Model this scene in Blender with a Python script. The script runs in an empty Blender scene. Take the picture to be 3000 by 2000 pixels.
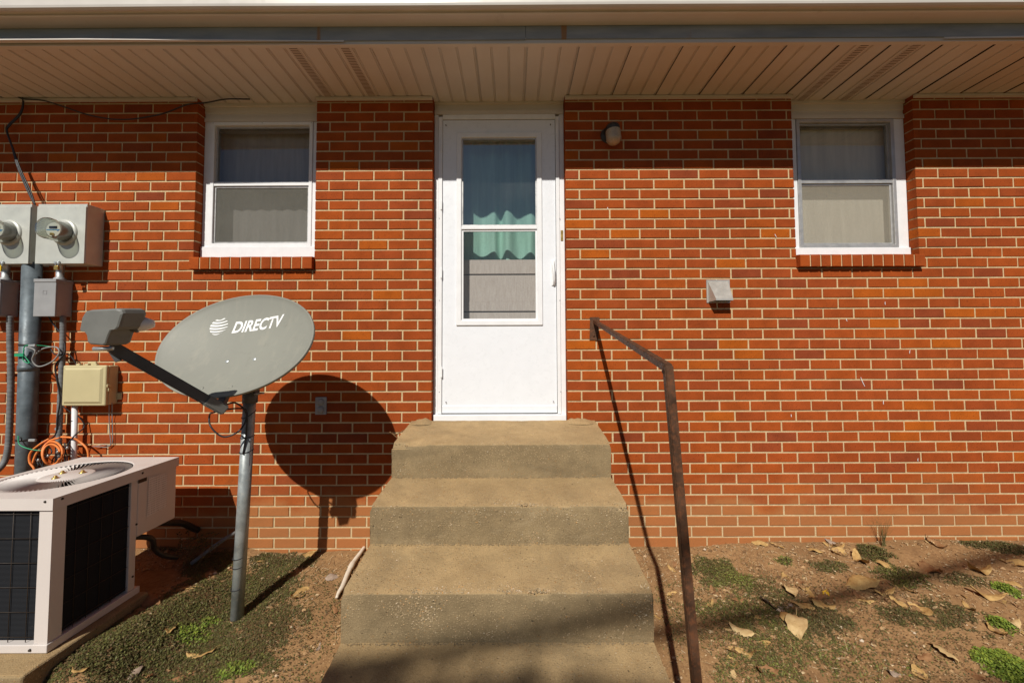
import bpy, bmesh, math, random
import numpy as np
from mathutils import Vector, Matrix, noise as mnoise
random.seed(7)
rng = np.random.default_rng(7)
sc = bpy.context.scene
COL = sc.collection

# ------------------------------------------------------------------ camera
F_PX, PY = 1150.0, 966.8            # focal length and principal row on the 3000 x 2000 photograph
CAM = Vector((0.0, -2.6274, 1.3274))
YAW, PITCH, ROLL = math.radians(-0.113), math.radians(2.349), math.radians(-0.216)
_cy, _sy, _cp, _sp = math.cos(YAW), math.sin(YAW), math.cos(PITCH), math.sin(PITCH)
FW = Vector((_sy*_cp, _cy*_cp, _sp)); _r = Vector((_cy, -_sy, 0)); _u = _r.cross(FW)
RT = math.cos(ROLL)*_r + math.sin(ROLL)*_u
UP = -math.sin(ROLL)*_r + math.cos(ROLL)*_u
cd = bpy.data.cameras.new('camera'); cam = bpy.data.objects.new('camera', cd); COL.objects.link(cam)
cd.sensor_fit = 'HORIZONTAL'; cd.sensor_width = 36.0; cd.lens = F_PX/3000*36
cd.shift_y = -(1000-PY)/3000; cd.clip_start = 0.02; cd.clip_end = 500
m = Matrix((RT, UP, -FW)).transposed().to_4x4(); m.translation = CAM; cam.matrix_world = m
sc.camera = cam

# ------------------------------------------------------------------ sky, sun, exposure
SUN = Vector((0.325, 1.0, -0.975))          # the way the light travels
wd = bpy.data.worlds.new('World'); sc.world = wd; wd.use_nodes = True
nt = wd.node_tree; bg = nt.nodes['Background']
sky = nt.nodes.new('ShaderNodeTexSky'); sky.sky_type = 'NISHITA'; sky.sun_disc = False
sky.sun_elevation = math.atan2(0.975, math.hypot(0.325, 1.0))
sky.sun_rotation = math.atan2(-0.325, -1.0) % (2*math.pi)
sky.altitude = 400; sky.air_density = 0.55; sky.dust_density = 0.3; sky.ozone_density = 1.0
nt.links.new(sky.outputs[0], bg.inputs[0]); bg.inputs[1].default_value = 0.05
sl = bpy.data.lights.new('sun', 'SUN'); sl.energy = 4.8; sl.angle = math.radians(0.53); sl.color = (1.0, 0.955, 0.88)
so = bpy.data.objects.new('sun', sl); COL.objects.link(so); so.location = (-3, -8, 9)
so.rotation_euler = SUN.to_track_quat('-Z', 'Y').to_euler()
vs = sc.view_settings; vs.view_transform = 'Standard'; vs.look = 'None'; vs.exposure = 0.0; vs.gamma = 1.0; vs.use_curve_mapping = False
sc.cycles.max_bounces = 8; sc.cycles.transparent_max_bounces = 12; sc.cycles.caustics_reflective = False; sc.cycles.caustics_refractive = False

def W(x, y, Y):                      # photograph pixel -> point on the plane at depth Y
    d = FW + RT*((x-1500)/F_PX) - UP*((y-PY)/F_PX)
    return CAM + d*((Y-CAM.y)/d.y)
def WZ(x, y, Z):
    d = FW + RT*((x-1500)/F_PX) - UP*((y-PY)/F_PX)
    return CAM + d*((Z-CAM.z)/d.z)
def WX(x, y, X):
    d = FW + RT*((x-1500)/F_PX) - UP*((y-PY)/F_PX)
    return CAM + d*((X-CAM.x)/d.x)
def pix(p):
    d = Vector(p)-CAM; z = d.dot(FW); return 1500+F_PX*d.dot(RT)/z, PY-F_PX*d.dot(UP)/z

# ------------------------------------------------------------------ materials
class NT:
    def __init__(s, name, rough=0.6, spec=0.3, metal=0.0):
        s.m = bpy.data.materials.new(name); s.m.use_nodes = True; s.t = s.m.node_tree
        s.b = s.t.nodes['Principled BSDF']; s.out = s.t.nodes['Material Output']
        s.b.inputs['Roughness'].default_value = rough; s.b.inputs['Specular IOR Level'].default_value = spec
        s.b.inputs['Metallic'].default_value = metal
        s.geo = s.n('ShaderNodeNewGeometry'); s.pos = s.geo.outputs['Position']
    def n(s, t, **k):
        x = s.t.nodes.new(t)
        for a, v in k.items(): setattr(x, a, v)
        return x
    def l(s, a, b): s.t.links.new(a, b)
    def scaled(s, sc_):
        v = s.n('ShaderNodeMapping'); v.inputs['Scale'].default_value = sc_; s.l(s.pos, v.inputs['Vector']); return v.outputs[0]
    def noise(s, scale, detail=3, rough=0.55, vec=None, dist=0.0):
        x = s.n('ShaderNodeTexNoise'); x.inputs['Scale'].default_value = scale; x.inputs['Detail'].default_value = detail
        x.inputs['Roughness'].default_value = rough; x.inputs['Distortion'].default_value = dist
        s.l(vec or s.pos, x.inputs['Vector']); return x.outputs['Fac']
    def voro(s, scale, feature='F1', out='Distance', vec=None):
        x = s.n('ShaderNodeTexVoronoi'); x.feature = feature; x.inputs['Scale'].default_value = scale
        s.l(vec or s.pos, x.inputs['Vector']); return x.outputs[out]
    def ramp(s, fac, stops, interp='LINEAR'):
        x = s.n('ShaderNodeValToRGB'); cr = x.color_ramp; cr.interpolation = interp
        while len(cr.elements) < len(stops): cr.elements.new(0.5)
        for e, (p, c) in zip(cr.elements, stops):
            e.position = p; e.color = (c, c, c, 1) if isinstance(c, (int, float)) else (*c, 1)
        s.l(fac, x.inputs['Fac']); return x.outputs['Color']
    def mix(s, fac, a, b, mode='MIX'):
        x = s.n('ShaderNodeMix'); x.data_type = 'RGBA'; x.blend_type = mode
        for sock, v in ((x.inputs['Factor'], fac), (x.inputs['A'], a), (x.inputs['B'], b)):
            if isinstance(v, (int, float)): sock.default_value = v if sock.type == 'VALUE' else (v, v, v, 1)
            elif isinstance(v, tuple): sock.default_value = (*v, 1)
            else: s.l(v, sock)
        return x.outputs['Result']
    def math(s, op, a, b=0.0, clamp=False):
        x = s.n('ShaderNodeMath'); x.operation = op; x.use_clamp = clamp
        for i, v in enumerate((a, b)):
            if isinstance(v, (int, float)): x.inputs[i].default_value = v
            else: s.l(v, x.inputs[i])
        return x.outputs[0]
    def axis(s, i):
        x = s.n('ShaderNodeSeparateXYZ'); s.l(s.pos, x.inputs[0]); return x.outputs[i]
    def attr(s, name, kind):
        x = s.n('ShaderNodeAttribute'); x.attribute_type = kind; x.attribute_name = name; return x.outputs['Fac']
    def color(s, c):
        if isinstance(c, tuple): s.b.inputs['Base Color'].default_value = (*c, 1)
        else: s.l(c, s.b.inputs['Base Color'])
    def roughness(s, v): s.l(v, s.b.inputs['Roughness'])
    def bump(s, h, strength=0.3, dist=0.002, prev=None):
        x = s.n('ShaderNodeBump'); x.inputs['Strength'].default_value = strength; x.inputs['Distance'].default_value = dist
        s.l(h, x.inputs['Height'])
        if prev is not None: s.l(prev, x.inputs['Normal'])
        s.l(x.outputs[0], s.b.inputs['Normal']); return x.outputs[0]

def simple(name, c, rough=0.5, spec=0.3, metal=0.0, var=0.12, scale=14, grime=None, bump=0.08, bscale=300, bdist=0.0008):
    a = NT(name, rough, spec, metal)
    f = a.noise(scale, 4)
    lo = tuple(v*(1-var) for v in c); hi = tuple(min(1, v*(1+var)) for v in c)
    col = a.ramp(f, [(0.3, lo), (0.7, hi)])
    if grime:
        g = a.ramp(a.noise(scale*2.7, 5, 0.65), [(grime[1], 0.0), (min(1, grime[1]+0.2), grime[2])])
        col = a.mix(g, col, grime[0])
    a.color(col)
    a.roughness(a.ramp(a.noise(scale*3, 3), [(0.3, max(0.05, rough-0.1)), (0.7, min(1, rough+0.12))]))
    if bump: a.bump(a.noise(bscale, 3), bump, bdist)
    return a.m

M = {}
# brick ---------------------------------------------------------------
a = NT('brick', 0.9, 0.06)
tone = a.math('ADD', a.attr('tone', 'OBJECT'), a.attr('tone', 'GEOMETRY'))
base = a.ramp(tone, [(0.0, (0.225, 0.050, 0.021)), (0.35, (0.305, 0.062, 0.016)), (0.75, (0.36, 0.075, 0.014)), (1.0, (0.415, 0.098, 0.011))])
mot = a.mix(1.0, a.ramp(a.noise(9, 4), [(0.3, 0.84), (0.7, 1.12)]), a.ramp(a.noise(0.9, 4, 0.6, a.scaled((1, 1, 0.55))), [(0.3, 0.84), (0.7, 1.1)]), 'MULTIPLY')
base = a.mix(1.0, base, mot, 'MULTIPLY')
spk = a.ramp(a.noise(150, 3, 0.6, a.scaled((1, 1, 0.55))), [(0.27, 1.0), (0.42, 0.0)])
base = a.mix(a.math('MULTIPLY', spk, 0.75), base, (0.10, 0.022, 0.012))
fine = a.ramp(a.noise(620, 2), [(0.3, 0.88), (0.7, 1.1)])
base = a.mix(1.0, base, fine, 'MULTIPLY')
z = a.axis(2)
dz = a.math('ADD', z, a.math('MULTIPLY', a.noise(2.3, 5, 0.6), -0.5))
dust = a.ramp(dz, [(0.0, 0.55), (0.07, 0.20), (0.26, 0.0)])
base = a.mix(dust, base, (0.42, 0.205, 0.078))
blot = a.ramp(a.noise(1.6, 4, 0.6), [(0.62, 0.0), (0.8, 0.22)])
base = a.mix(blot, base, (0.42, 0.14, 0.06))
a.color(base)
h = a.math('ADD', a.noise(240, 4, 0.65), a.math('MULTIPLY', a.noise(60, 2), 0.8))
b1 = a.bump(h, 0.55, 0.0022); a.bump(a.noise(520, 2, 0.6, a.scaled((1, 1, 0.25))), 0.35, 0.0012, b1)
M['brick'] = a.m
a = NT('mortar', 0.95, 0.1)
c = a.ramp(a.noise(30, 5, 0.65), [(0.3, (0.50, 0.365, 0.195)), (0.7, (0.66, 0.50, 0.29))])
c = a.mix(a.ramp(a.noise(400, 2), [(0.3, 0.25), (0.6, 0.0)]), c, (0.34, 0.25, 0.14))
a.color(c); b1 = a.bump(a.noise(140, 4), 0.7, 0.004); a.bump(a.noise(520, 3), 0.5, 0.0015, b1); M['mortar'] = a.m
# paints and metals
M['white'] = simple('white_painted_wood', (0.78, 0.78, 0.78), 0.45, 0.35, var=0.04, grime=((0.55, 0.45, 0.33), 0.68, 0.55), bump=0.25, bscale=120, bdist=0.0012)
M['door'] = simple('white_door_skin', (0.77, 0.785, 0.81), 0.32, 0.4, var=0.02, bump=0.05, bscale=60)
M['vinyl'] = simple('white_vinyl', (0.62, 0.56, 0.49), 0.5, 0.3, var=0.05, scale=4, bump=0.06, bscale=90)
M['alu'] = simple('mill_aluminium', (0.50, 0.49, 0.47), 0.42, 0.5, 0.55, var=0.12, bump=0.05)
M['gutter'] = simple('gutter_paint', (0.62, 0.58, 0.53), 0.38, 0.45, var=0.05, scale=3, grime=((0.38, 0.33, 0.27), 0.62, 0.5))
a = NT('fascia_metal', 0.5, 0.4)
c = a.ramp(a.noise(7, 4, 0.6, a.scaled((0.4, 1, 2))), [(0.3, (0.20, 0.23, 0.25)), (0.7, (0.32, 0.345, 0.36))])
st = a.ramp(a.noise(5.5, 2, 0.5, a.scaled((2.2, 1, 0.15))), [(0.70, 0.0), (0.76, 0.85)])
c = a.mix(st, c, (0.30, 0.14, 0.04)); a.color(c); M['fascia'] = a.m
a = NT('soffit_vinyl', 0.55, 0.3)
c = a.ramp(a.noise(2.2, 4, 0.6), [(0.3, (0.58, 0.52, 0.455)), (0.7, (0.66, 0.60, 0.53))]); a.color(c); a.bump(a.noise(40, 3), 0.08, 0.001); M['soffit'] = a.m
# vented soffit strip: rows of punched slots (too small to pick apart)
a = NT('soffit_slots', 0.6, 0.2)
wv = a.n('ShaderNodeTexWave'); wv.wave_type = 'BANDS'; wv.bands_direction = 'Y'; wv.inputs['Scale'].default_value = 24; wv.inputs['Distortion'].default_value = 0
a.l(a.pos, wv.inputs['Vector'])
sl_ = a.ramp(wv.outputs['Fac'], [(0.58, 0.0), (0.66, 1.0)])
a.color(a.mix(sl_, (0.62, 0.52, 0.43), (0.10, 0.075, 0.055))); M['slots'] = a.m
# glass
def glass(name, tint=(1, 1, 1), gain=1.0, rough=0.0, film=0.0):
    a = NT(name); tr = a.n('ShaderNodeBsdfTransparent'); tr.inputs[0].default_value = (*tint, 1)
    gl = a.n('ShaderNodeBsdfGlossy'); gl.inputs['Roughness'].default_value = rough
    dt_ = a.n('ShaderNodeVectorMath'); dt_.operation = 'DOT_PRODUCT'; a.l(a.geo.outputs['Incoming'], dt_.inputs[0]); a.l(a.geo.outputs['Normal'], dt_.inputs[1])
    om = a.math('SUBTRACT', 1.0, a.math('ABSOLUTE', dt_.outputs['Value']), True)
    f = a.math('MULTIPLY', a.math('ADD', a.math('MULTIPLY', a.math('POWER', om, 5.0), 0.96), 0.043), gain, True)
    mx = a.n('ShaderNodeMixShader'); a.l(f, mx.inputs[0]); a.l(tr.outputs[0], mx.inputs[1]); a.l(gl.outputs[0], mx.inputs[2])
    last = mx.outputs[0]
    if film:
        df = a.n('ShaderNodeBsdfDiffuse'); df.inputs[0].default_value = (0.55, 0.55, 0.5, 1)
        m2 = a.n('ShaderNodeMixShader'); a.l(a.ramp(a.noise(3.5, 4), [(0.45, 0.01), (0.75, film)]), m2.inputs[0])
        a.l(last, m2.inputs[1]); a.l(df.outputs[0], m2.inputs[2]); last = m2.outputs[0]
    a.t.nodes.remove(a.b); a.l(last, a.out.inputs[0]); return a.m
M['pane'] = glass('window_glass', (0.87, 0.87, 0.85), 2.4, 0.01, 0.10)
M['doorglass'] = glass('storm_door_glass', (0.88, 0.93, 0.92), 6.5, 0.004, 0.04)
M['lowglass'] = glass('storm_door_lower_glass', (0.92, 0.94, 0.93), 1.6, 0.004, 0.04)
M['jar'] = glass('meter_glass', (0.74, 0.76, 0.70), 2.6, 0.02, 0.3)
a = NT('insect_screen', 0.8)
tr = a.n('ShaderNodeBsdfTransparent'); df = a.n('ShaderNodeBsdfDiffuse'); df.inputs[0].default_value = (0.20, 0.19, 0.155, 1)
mx = a.n('ShaderNodeMixShader'); a.l(a.ramp(a.noise(260, 2, 0.5, a.scaled((1, 1, 0.3))), [(0.3, 0.42), (0.7, 0.54)]), mx.inputs[0])
a.l(tr.outputs[0], mx.inputs[1]); a.l(df.outputs[0], mx.inputs[2]); a.t.nodes.remove(a.b); a.l(mx.outputs[0], a.out.inputs[0]); M['screen'] = a.m
a = NT('weathered_screen', 0.8)
tr = a.n('ShaderNodeBsdfTransparent'); df = a.n('ShaderNodeBsdfDiffuse'); df.inputs[0].default_value = (0.40, 0.36, 0.28, 1)
mx = a.n('ShaderNodeMixShader'); a.l(a.ramp(a.noise(260, 2, 0.5, a.scaled((1, 1, 0.3))), [(0.3, 0.40), (0.7, 0.50)]), mx.inputs[0])
a.l(tr.outputs[0], mx.inputs[1]); a.l(df.outputs[0], mx.inputs[2]); a.t.nodes.remove(a.b); a.l(mx.outputs[0], a.out.inputs[0]); M['paleshade'] = a.m
a = NT('thin_screen', 0.8)
tr = a.n('ShaderNodeBsdfTransparent'); df = a.n('ShaderNodeBsdfDiffuse'); df.inputs[0].default_value = (0.10, 0.10, 0.085, 1)
mx = a.n('ShaderNodeMixShader'); a.l(a.ramp(a.noise(300, 2, 0.5, a.scaled((0.2, 1, 1))), [(0.3, 0.08), (0.7, 0.18)]), mx.inputs[0])
a.l(tr.outputs[0], mx.inputs[1]); a.l(df.outputs[0], mx.inputs[2]); a.t.nodes.remove(a.b); a.l(mx.outputs[0], a.out.inputs[0]); M['thinscreen'] = a.m
def cloth(name, c):
    a = NT(name, 0.9, 0.1)
    f = a.noise(5, 3, 0.5, a.scaled((6, 6, 0.5))); a.color(a.ramp(f, [(0.3, tuple(v*0.8 for v in c)), (0.7, c)]))
    a.bump(a.noise(700, 2), 0.15, 0.0008); return a.m
M['curtain'] = cloth('white_curtain', (0.42, 0.40, 0.39)); M['green'] = cloth('green_curtain', (0.42, 0.68, 0.57)); M['shade'] = cloth('roller_shade', (0.82, 0.77, 0.66))
a = NT('ribbed_panel', 0.7, 0.2)
c = a.ramp(a.noise(120, 2, 0.5, a.scaled((1, 1, 0.1))), [(0.3, (0.52, 0.44, 0.39)), (0.7, (0.62, 0.54, 0.49))]); a.color(c); M['ribbed'] = a.m
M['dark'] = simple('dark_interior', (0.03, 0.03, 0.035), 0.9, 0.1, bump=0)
M['innerdoor'] = simple('inner_door_paint', (0.30, 0.31, 0.33), 0.5, 0.3, var=0.06)
M['brass'] = simple('brass', (0.55, 0.38, 0.12), 0.35, 0.5, 0.8)
M['steel'] = simple('galvanised_steel', (0.46, 0.48, 0.48), 0.42, 0.5, 0.6, var=0.22, scale=10, grime=((0.22, 0.2, 0.18), 0.6, 0.5))
M['meterbox'] = simple('meter_box_paint', (0.52, 0.53, 0.48), 0.42, 0.4, 0.15, var=0.10, scale=7, grime=((0.30, 0.31, 0.30), 0.6, 0.4))
M['greybox'] = simple('grey_enclosure_paint', (0.30, 0.30, 0.30), 0.45, 0.4, var=0.07)
M['pvcgrey'] = simple('grey_conduit', (0.16, 0.165, 0.165), 0.55, 0.35, var=0.22, scale=18, grime=((0.35, 0.33, 0.30), 0.6, 0.5))
M['bigpipe'] = simple('weathered_service_conduit', (0.115, 0.14, 0.155), 0.5, 0.4, 0.2, var=0.3, scale=16, grime=((0.27, 0.28, 0.275), 0.58, 0.5))
M['tan'] = simple('tan_plastic', (0.52, 0.45, 0.25), 0.5, 0.35, var=0.06, scale=5, grime=((0.30, 0.24, 0.13), 0.66, 0.4))
M['pvcwhite'] = simple('white_pvc', (0.70, 0.69, 0.68), 0.45, 0.4, var=0.06, grime=((0.4, 0.33, 0.25), 0.62, 0.4))
M['black'] = simple('black_cable', (0.018, 0.018, 0.02), 0.5, 0.4, bump=0)
M['orange'] = simple('orange_cable', (0.75, 0.22, 0.05), 0.5, 0.4, var=0.12, bump=0)
M['greenwire'] = simple('green_wire', (0.02, 0.30, 0.14), 0.45, 0.4, bump=0)
M['greycable'] = simple('grey_cable', (0.25, 0.25, 0.24), 0.5, 0.4, bump=0)
M['dish'] = simple('grey_dish_paint', (0.235, 0.235, 0.20), 0.55, 0.3, var=0.04, scale=3, grime=((0.22, 0.21, 0.18), 0.64, 0.35), bump=0.05, bscale=400)
a = NT('grey_dish_paint', 0.55, 0.3)
c = a.ramp(a.noise(3, 4), [(0.3, (0.222, 0.222, 0.19)), (0.7, (0.25, 0.25, 0.212))])
c = a.mix(a.ramp(a.noise(9, 4, 0.65, a.scaled((2.2, 2.2, 0.22))), [(0.52, 0.0), (0.72, 0.35)]), c, (0.33, 0.31, 0.25))
c = a.mix(a.ramp(a.noise(22, 5, 0.7), [(0.6, 0.0), (0.75, 0.35)]), c, (0.16, 0.15, 0.12)); a.color(c); a.bump(a.noise(400, 3), 0.05, 0.0008); M['dish'] = a.m
M['dishdark'] = simple('dark_grey_arm', (0.075, 0.075, 0.075), 0.5, 0.4, var=0.15)
M['lnb'] = simple('grey_feed_housing', (0.16, 0.16, 0.145), 0.5, 0.4, var=0.08)
M['logo'] = simple('white_print', (0.82, 0.82, 0.80), 0.5, 0.3, var=0.02, bump=0)
M['pole'] = simple('galvanised_pole', (0.33, 0.355, 0.345), 0.4, 0.5, 0.35, var=0.3, scale=16, grime=((0.5, 0.47, 0.38), 0.55, 0.5))
M['rust'] = simple('rusty_paint', (0.075, 0.037, 0.02), 0.6, 0.25, 0.0, var=0.4, scale=22, grime=((0.16, 0.06, 0.025), 0.46, 0.8), bump=0.4, bscale=160, bdist=0.001)
M['acpaint'] = simple('ac_beige_paint', (0.63, 0.575, 0.535), 0.42, 0.35, var=0.04, scale=4, grime=((0.42, 0.33, 0.24), 0.66, 0.45))
M['lamp'] = simple('black_cast_metal', (0.03, 0.027, 0.025), 0.45, 0.4, var=0.2)
M['lampglass'] = simple('frosted_lamp_glass', (0.40, 0.32, 0.22), 0.3, 0.5, var=0.15, scale=30)
M['ventalu'] = simple('vent_aluminium', (0.52, 0.49, 0.44), 0.38, 0.5, 0.45, var=0.06, scale=8)
M['padgrey'] = simple('aged_outlet_grey', (0.33, 0.34, 0.35), 0.5, 0.4)
a = NT('condenser_coil', 0.8, 0.05)
wv = a.n('ShaderNodeTexWave'); wv.bands_direction = 'Z'; wv.inputs['Scale'].default_value = 62; wv.inputs['Distortion'].default_value = 0.3; a.l(a.pos, wv.inputs['Vector'])
c = a.ramp(wv.outputs['Fac'], [(0.2, (0.008, 0.009, 0.011)), (0.8, (0.03, 0.032, 0.036))])
c = a.mix(a.ramp(a.noise(32, 3, 0.7), [(0.70, 0.0), (0.78, 0.5)]), c, (0.2, 0.19, 0.17)); a.color(c); a.bump(wv.outputs['Fac'], 0.5, 0.002); M['coil'] = a.m
M['wire'] = simple('brown_coated_wire', (0.04, 0.028, 0.02), 0.5, 0.3, bump=0)
# concrete
a = NT('concrete', 0.92, 0.2)
f1 = a.noise(3.2, 6, 0.62); f2 = a.noise(17, 5, 0.65)
c = a.ramp(f1, [(0.3, (0.205, 0.148, 0.079)), (0.55, (0.29, 0.213, 0.115)), (0.75, (0.37, 0.275, 0.15))])
c = a.mix(a.ramp(f2, [(0.35, 0.4), (0.65, 0.0)]), c, (0.16, 0.12, 0.066))
zc = a.noise(7, 4, 0.6, a.scaled((1, 1, 2.5))); c = a.mix(a.ramp(zc, [(0.58, 0.0), (0.74, 0.42)]), c, (0.36, 0.28, 0.17))
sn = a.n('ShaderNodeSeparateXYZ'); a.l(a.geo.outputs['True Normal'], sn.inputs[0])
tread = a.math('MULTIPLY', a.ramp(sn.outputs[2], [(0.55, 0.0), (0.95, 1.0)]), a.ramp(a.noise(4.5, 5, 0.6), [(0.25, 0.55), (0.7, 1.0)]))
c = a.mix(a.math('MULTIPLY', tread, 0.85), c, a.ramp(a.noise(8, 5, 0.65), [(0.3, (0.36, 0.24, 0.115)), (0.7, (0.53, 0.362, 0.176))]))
vcol = a.voro(125, 'F1', 'Color'); vd = a.voro(125)
sepc = a.n('ShaderNodeSeparateColor'); a.l(vcol, sepc.inputs[0])
peb = a.math('MULTIPLY', a.ramp(sepc.outputs[0], [(0.45, 0.0), (0.55, 1.0)]), a.ramp(vd, [(0.30, 1.0), (0.42, 0.0)]))
expo = a.ramp(a.noise(5.5, 4, 0.6), [(0.36, 0.25), (0.60, 1.0)])
pcol = a.ramp(sepc.outputs[1], [(0.0, (0.34, 0.245, 0.13)), (0.35, (0.42, 0.31, 0.175)), (0.7, (0.25, 0.17, 0.085)), (0.85, (0.40, 0.20, 0.065)), (1.0, (0.52, 0.42, 0.29))])
peb = a.math('MULTIPLY', peb, expo)
c = a.mix(a.math('MULTIPLY', peb, 0.95), c, pcol)
stn = a.ramp(a.noise(2.4, 6, 0.7, a.scaled((1.0, 1.0, 2.2)), 0.6), [(0.52, 0.0), (0.68, 0.34)])
c = a.mix(stn, c, (0.115, 0.09, 0.055))
pit = a.ramp(a.noise(75, 2, 0.5), [(0.235, 1.0), (0.30, 0.0)]); c = a.mix(a.math('MULTIPLY', pit, 0.8), c, (0.07, 0.055, 0.035))
fine = a.ramp(a.noise(260, 4, 0.75), [(0.28, 0.68), (0.72, 1.26)]); c = a.mix(1.0, c, fine, 'MULTIPLY')
a.color(c)
hh = a.math('SUBTRACT', a.math('ADD', a.noise(110, 5, 0.7), a.math('MULTIPLY', peb, 0.7)), a.math('MULTIPLY', pit, 0.9))
b1 = a.bump(hh, 0.6, 0.004); a.bump(a.noise(600, 3), 0.5, 0.0015, b1); M['concrete'] = a.m
# soil
a = NT('soil', 1.0, 0.05)
c = a.ramp(a.noise(2.6, 6, 0.65), [(0.3, (0.23, 0.132, 0.059)), (0.55, (0.36, 0.212, 0.097)), (0.75, (0.47, 0.29, 0.14))])
c = a.mix(a.ramp(a.noise(38, 5, 0.7), [(0.35, 0.65), (0.62, 0.0)]), c, (0.17, 0.09, 0.042))
c = a.mix(a.ramp(a.noise(220, 3, 0.6), [(0.58, 0.0), (0.74, 0.6)]), c, (0.50, 0.33, 0.18))
far = a.ramp(a.math('ADD', a.math('MULTIPLY', a.axis(1), -0.1), a.math('MULTIPLY', a.noise(1.5, 4), 0.12)), [(0.30, 0.0), (0.42, 1.0)])
c = a.mix(far, c, a.ramp(a.noise(14, 5, 0.7), [(0.3, (0.045, 0.05, 0.018)), (0.7, (0.12, 0.10, 0.045))])); a.color(c)
b1 = a.bump(a.noise(55, 6, 0.7), 0.5, 0.008); a.bump(a.noise(300, 4, 0.7), 0.6, 0.002, b1); M['soil'] = a.m
a = NT('soil_crumb', 1.0, 0.05); tn = a.attr('tone', 'GEOMETRY')
a.color(a.ramp(tn, [(0.0, (0.13, 0.075, 0.038)), (0.5, (0.31, 0.185, 0.09)), (0.93, (0.46, 0.295, 0.15)), (1.0, (0.58, 0.48, 0.36))])); M['crumb'] = a.m
a = NT('weed_leaf', 0.65, 0.25); tn = a.attr('tone', 'GEOMETRY')
c = a.ramp(tn, [(0.0, (0.17, 0.085, 0.04)), (0.20, (0.12, 0.085, 0.038)), (0.38, (0.085, 0.082, 0.026)), (0.55, (0.125, 0.125, 0.036)), (0.72, (0.21, 0.195, 0.05)), (0.86, (0.12, 0.185, 0.025)), (1.0, (0.23, 0.28, 0.035))])
a.color(c); M['weed'] = a.m
a = NT('dry_straw', 0.8, 0.2); tn = a.attr('tone', 'GEOMETRY')
a.color(a.ramp(tn, [(0.0, (0.20, 0.11, 0.05)), (0.6, (0.44, 0.30, 0.15)), (1.0, (0.62, 0.50, 0.32))])); M['straw'] = a.m
def leafmat(name, lo, hi, vein):
    a = NT(name, 0.75, 0.2)
    c = a.ramp(a.noise(26, 4, 0.65), [(0.3, lo), (0.7, hi)])
    c = a.mix(a.ramp(a.noise(90, 3, 0.6), [(0.6, 0.0), (0.72, 0.55)]), c, vein); a.color(c); a.bump(a.noise(130, 3), 0.5, 0.002)
    return a.m
M['leaf_tan'] = leafmat('dry_leaf_tan', (0.33, 0.185, 0.062), (0.56, 0.37, 0.145), (0.20, 0.095, 0.035))
M['leaf_brown'] = leafmat('dry_leaf_brown', (0.20, 0.095, 0.04), (0.34, 0.18, 0.08), (0.11, 0.05, 0.025))
M['leaf_pale'] = leafmat('dry_leaf_pale', (0.44, 0.29, 0.125), (0.62, 0.45, 0.225), (0.30, 0.17, 0.07))
M['leaf_grey'] = leafmat('dry_leaf_grey', (0.24, 0.17, 0.12), (0.40, 0.30, 0.23), (0.15, 0.1, 0.07))
M['leaf_yellow'] = leafmat('leaf_yellow', (0.60, 0.32, 0.02), (0.75, 0.48, 0.04), (0.4, 0.2, 0.03))
M['bark'] = simple('bark', (0.12, 0.09, 0.065), 0.9, 0.1, var=0.3, bump=0.5, bscale=30, bdist=0.01)
M['treeleaf'] = simple('tree_leaf', (0.07, 0.09, 0.025), 0.6, 0.2, bump=0)
M['roof'] = simple('asphalt_shingle', (0.09, 0.085, 0.08), 0.9, 0.1, var=0.2, bump=0.4)
M['stick'] = simple('peeled_stick', (0.68, 0.58, 0.46), 0.6, 0.3, var=0.1, scale=30, grime=((0.25, 0.18, 0.13), 0.58, 0.7))

# ------------------------------------------------------------------ mesh helpers
def link(name, me, mat, parent=None, smooth=False):
    o = bpy.data.objects.new(name, me); COL.objects.link(o)
    if mat is not None and not me.materials: me.materials.append(M[mat] if isinstance(mat, str) else mat)
    if smooth:
        me.polygons.foreach_set('use_smooth', [True]*len(me.polygons))
    if parent is not None: put(o, parent)
    return o
def put(o, parent):
    o.parent = parent
    o.matrix_parent_inverse = wmat(parent).inverted()
def wmat(o):
    l_ = Matrix.Translation(o.location)
    return l_ if o.parent is None else wmat(o.parent) @ o.matrix_parent_inverse @ l_
def mesh(name, v, f, mat, parent=None, smooth=False, tone=None):
    me = bpy.data.meshes.new(name); me.from_pydata([tuple(x) for x in v], [], f)
    if tone is not None:
        at = me.attributes.new('tone', 'FLOAT', 'FACE'); at.data.foreach_set('value', np.asarray(tone, dtype=np.float32))
    me.update(); return link(name, me, mat, parent, smooth)
def thing(name, loc, label, cat, group=None, parent=None):
    o = bpy.data.objects.new(name, None); COL.objects.link(o); o.empty_display_size = 0.05
    if parent is not None:
        o.parent = parent; t = Vector((0, 0, 0)); p = parent
        while p is not None: t += p.location; p = p.parent
        o.location = Vector(loc) - t
    else: o.location = Vector(loc)
    if label: tag(o, label, cat, group)
    return o
def tag(o, label=None, cat=None, group=None, kind=None):
    if label: o['label'] = label
    if cat: o['category'] = cat
    if group: o['group'] = group
    if kind: o['kind'] = kind
    return o
BOXF = [(0, 3, 2, 1), (4, 5, 6, 7), (0, 1, 5, 4), (1, 2, 6, 5), (2, 3, 7, 6), (3, 0, 4, 7)]
def boxv(x0, x1, y0, y1, z0, z1):
    return [(x0, y0, z0), (x1, y0, z0), (x1, y1, z0), (x0, y1, z0), (x0, y0, z1), (x1, y0, z1), (x1, y1, z1), (x0, y1, z1)]
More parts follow.
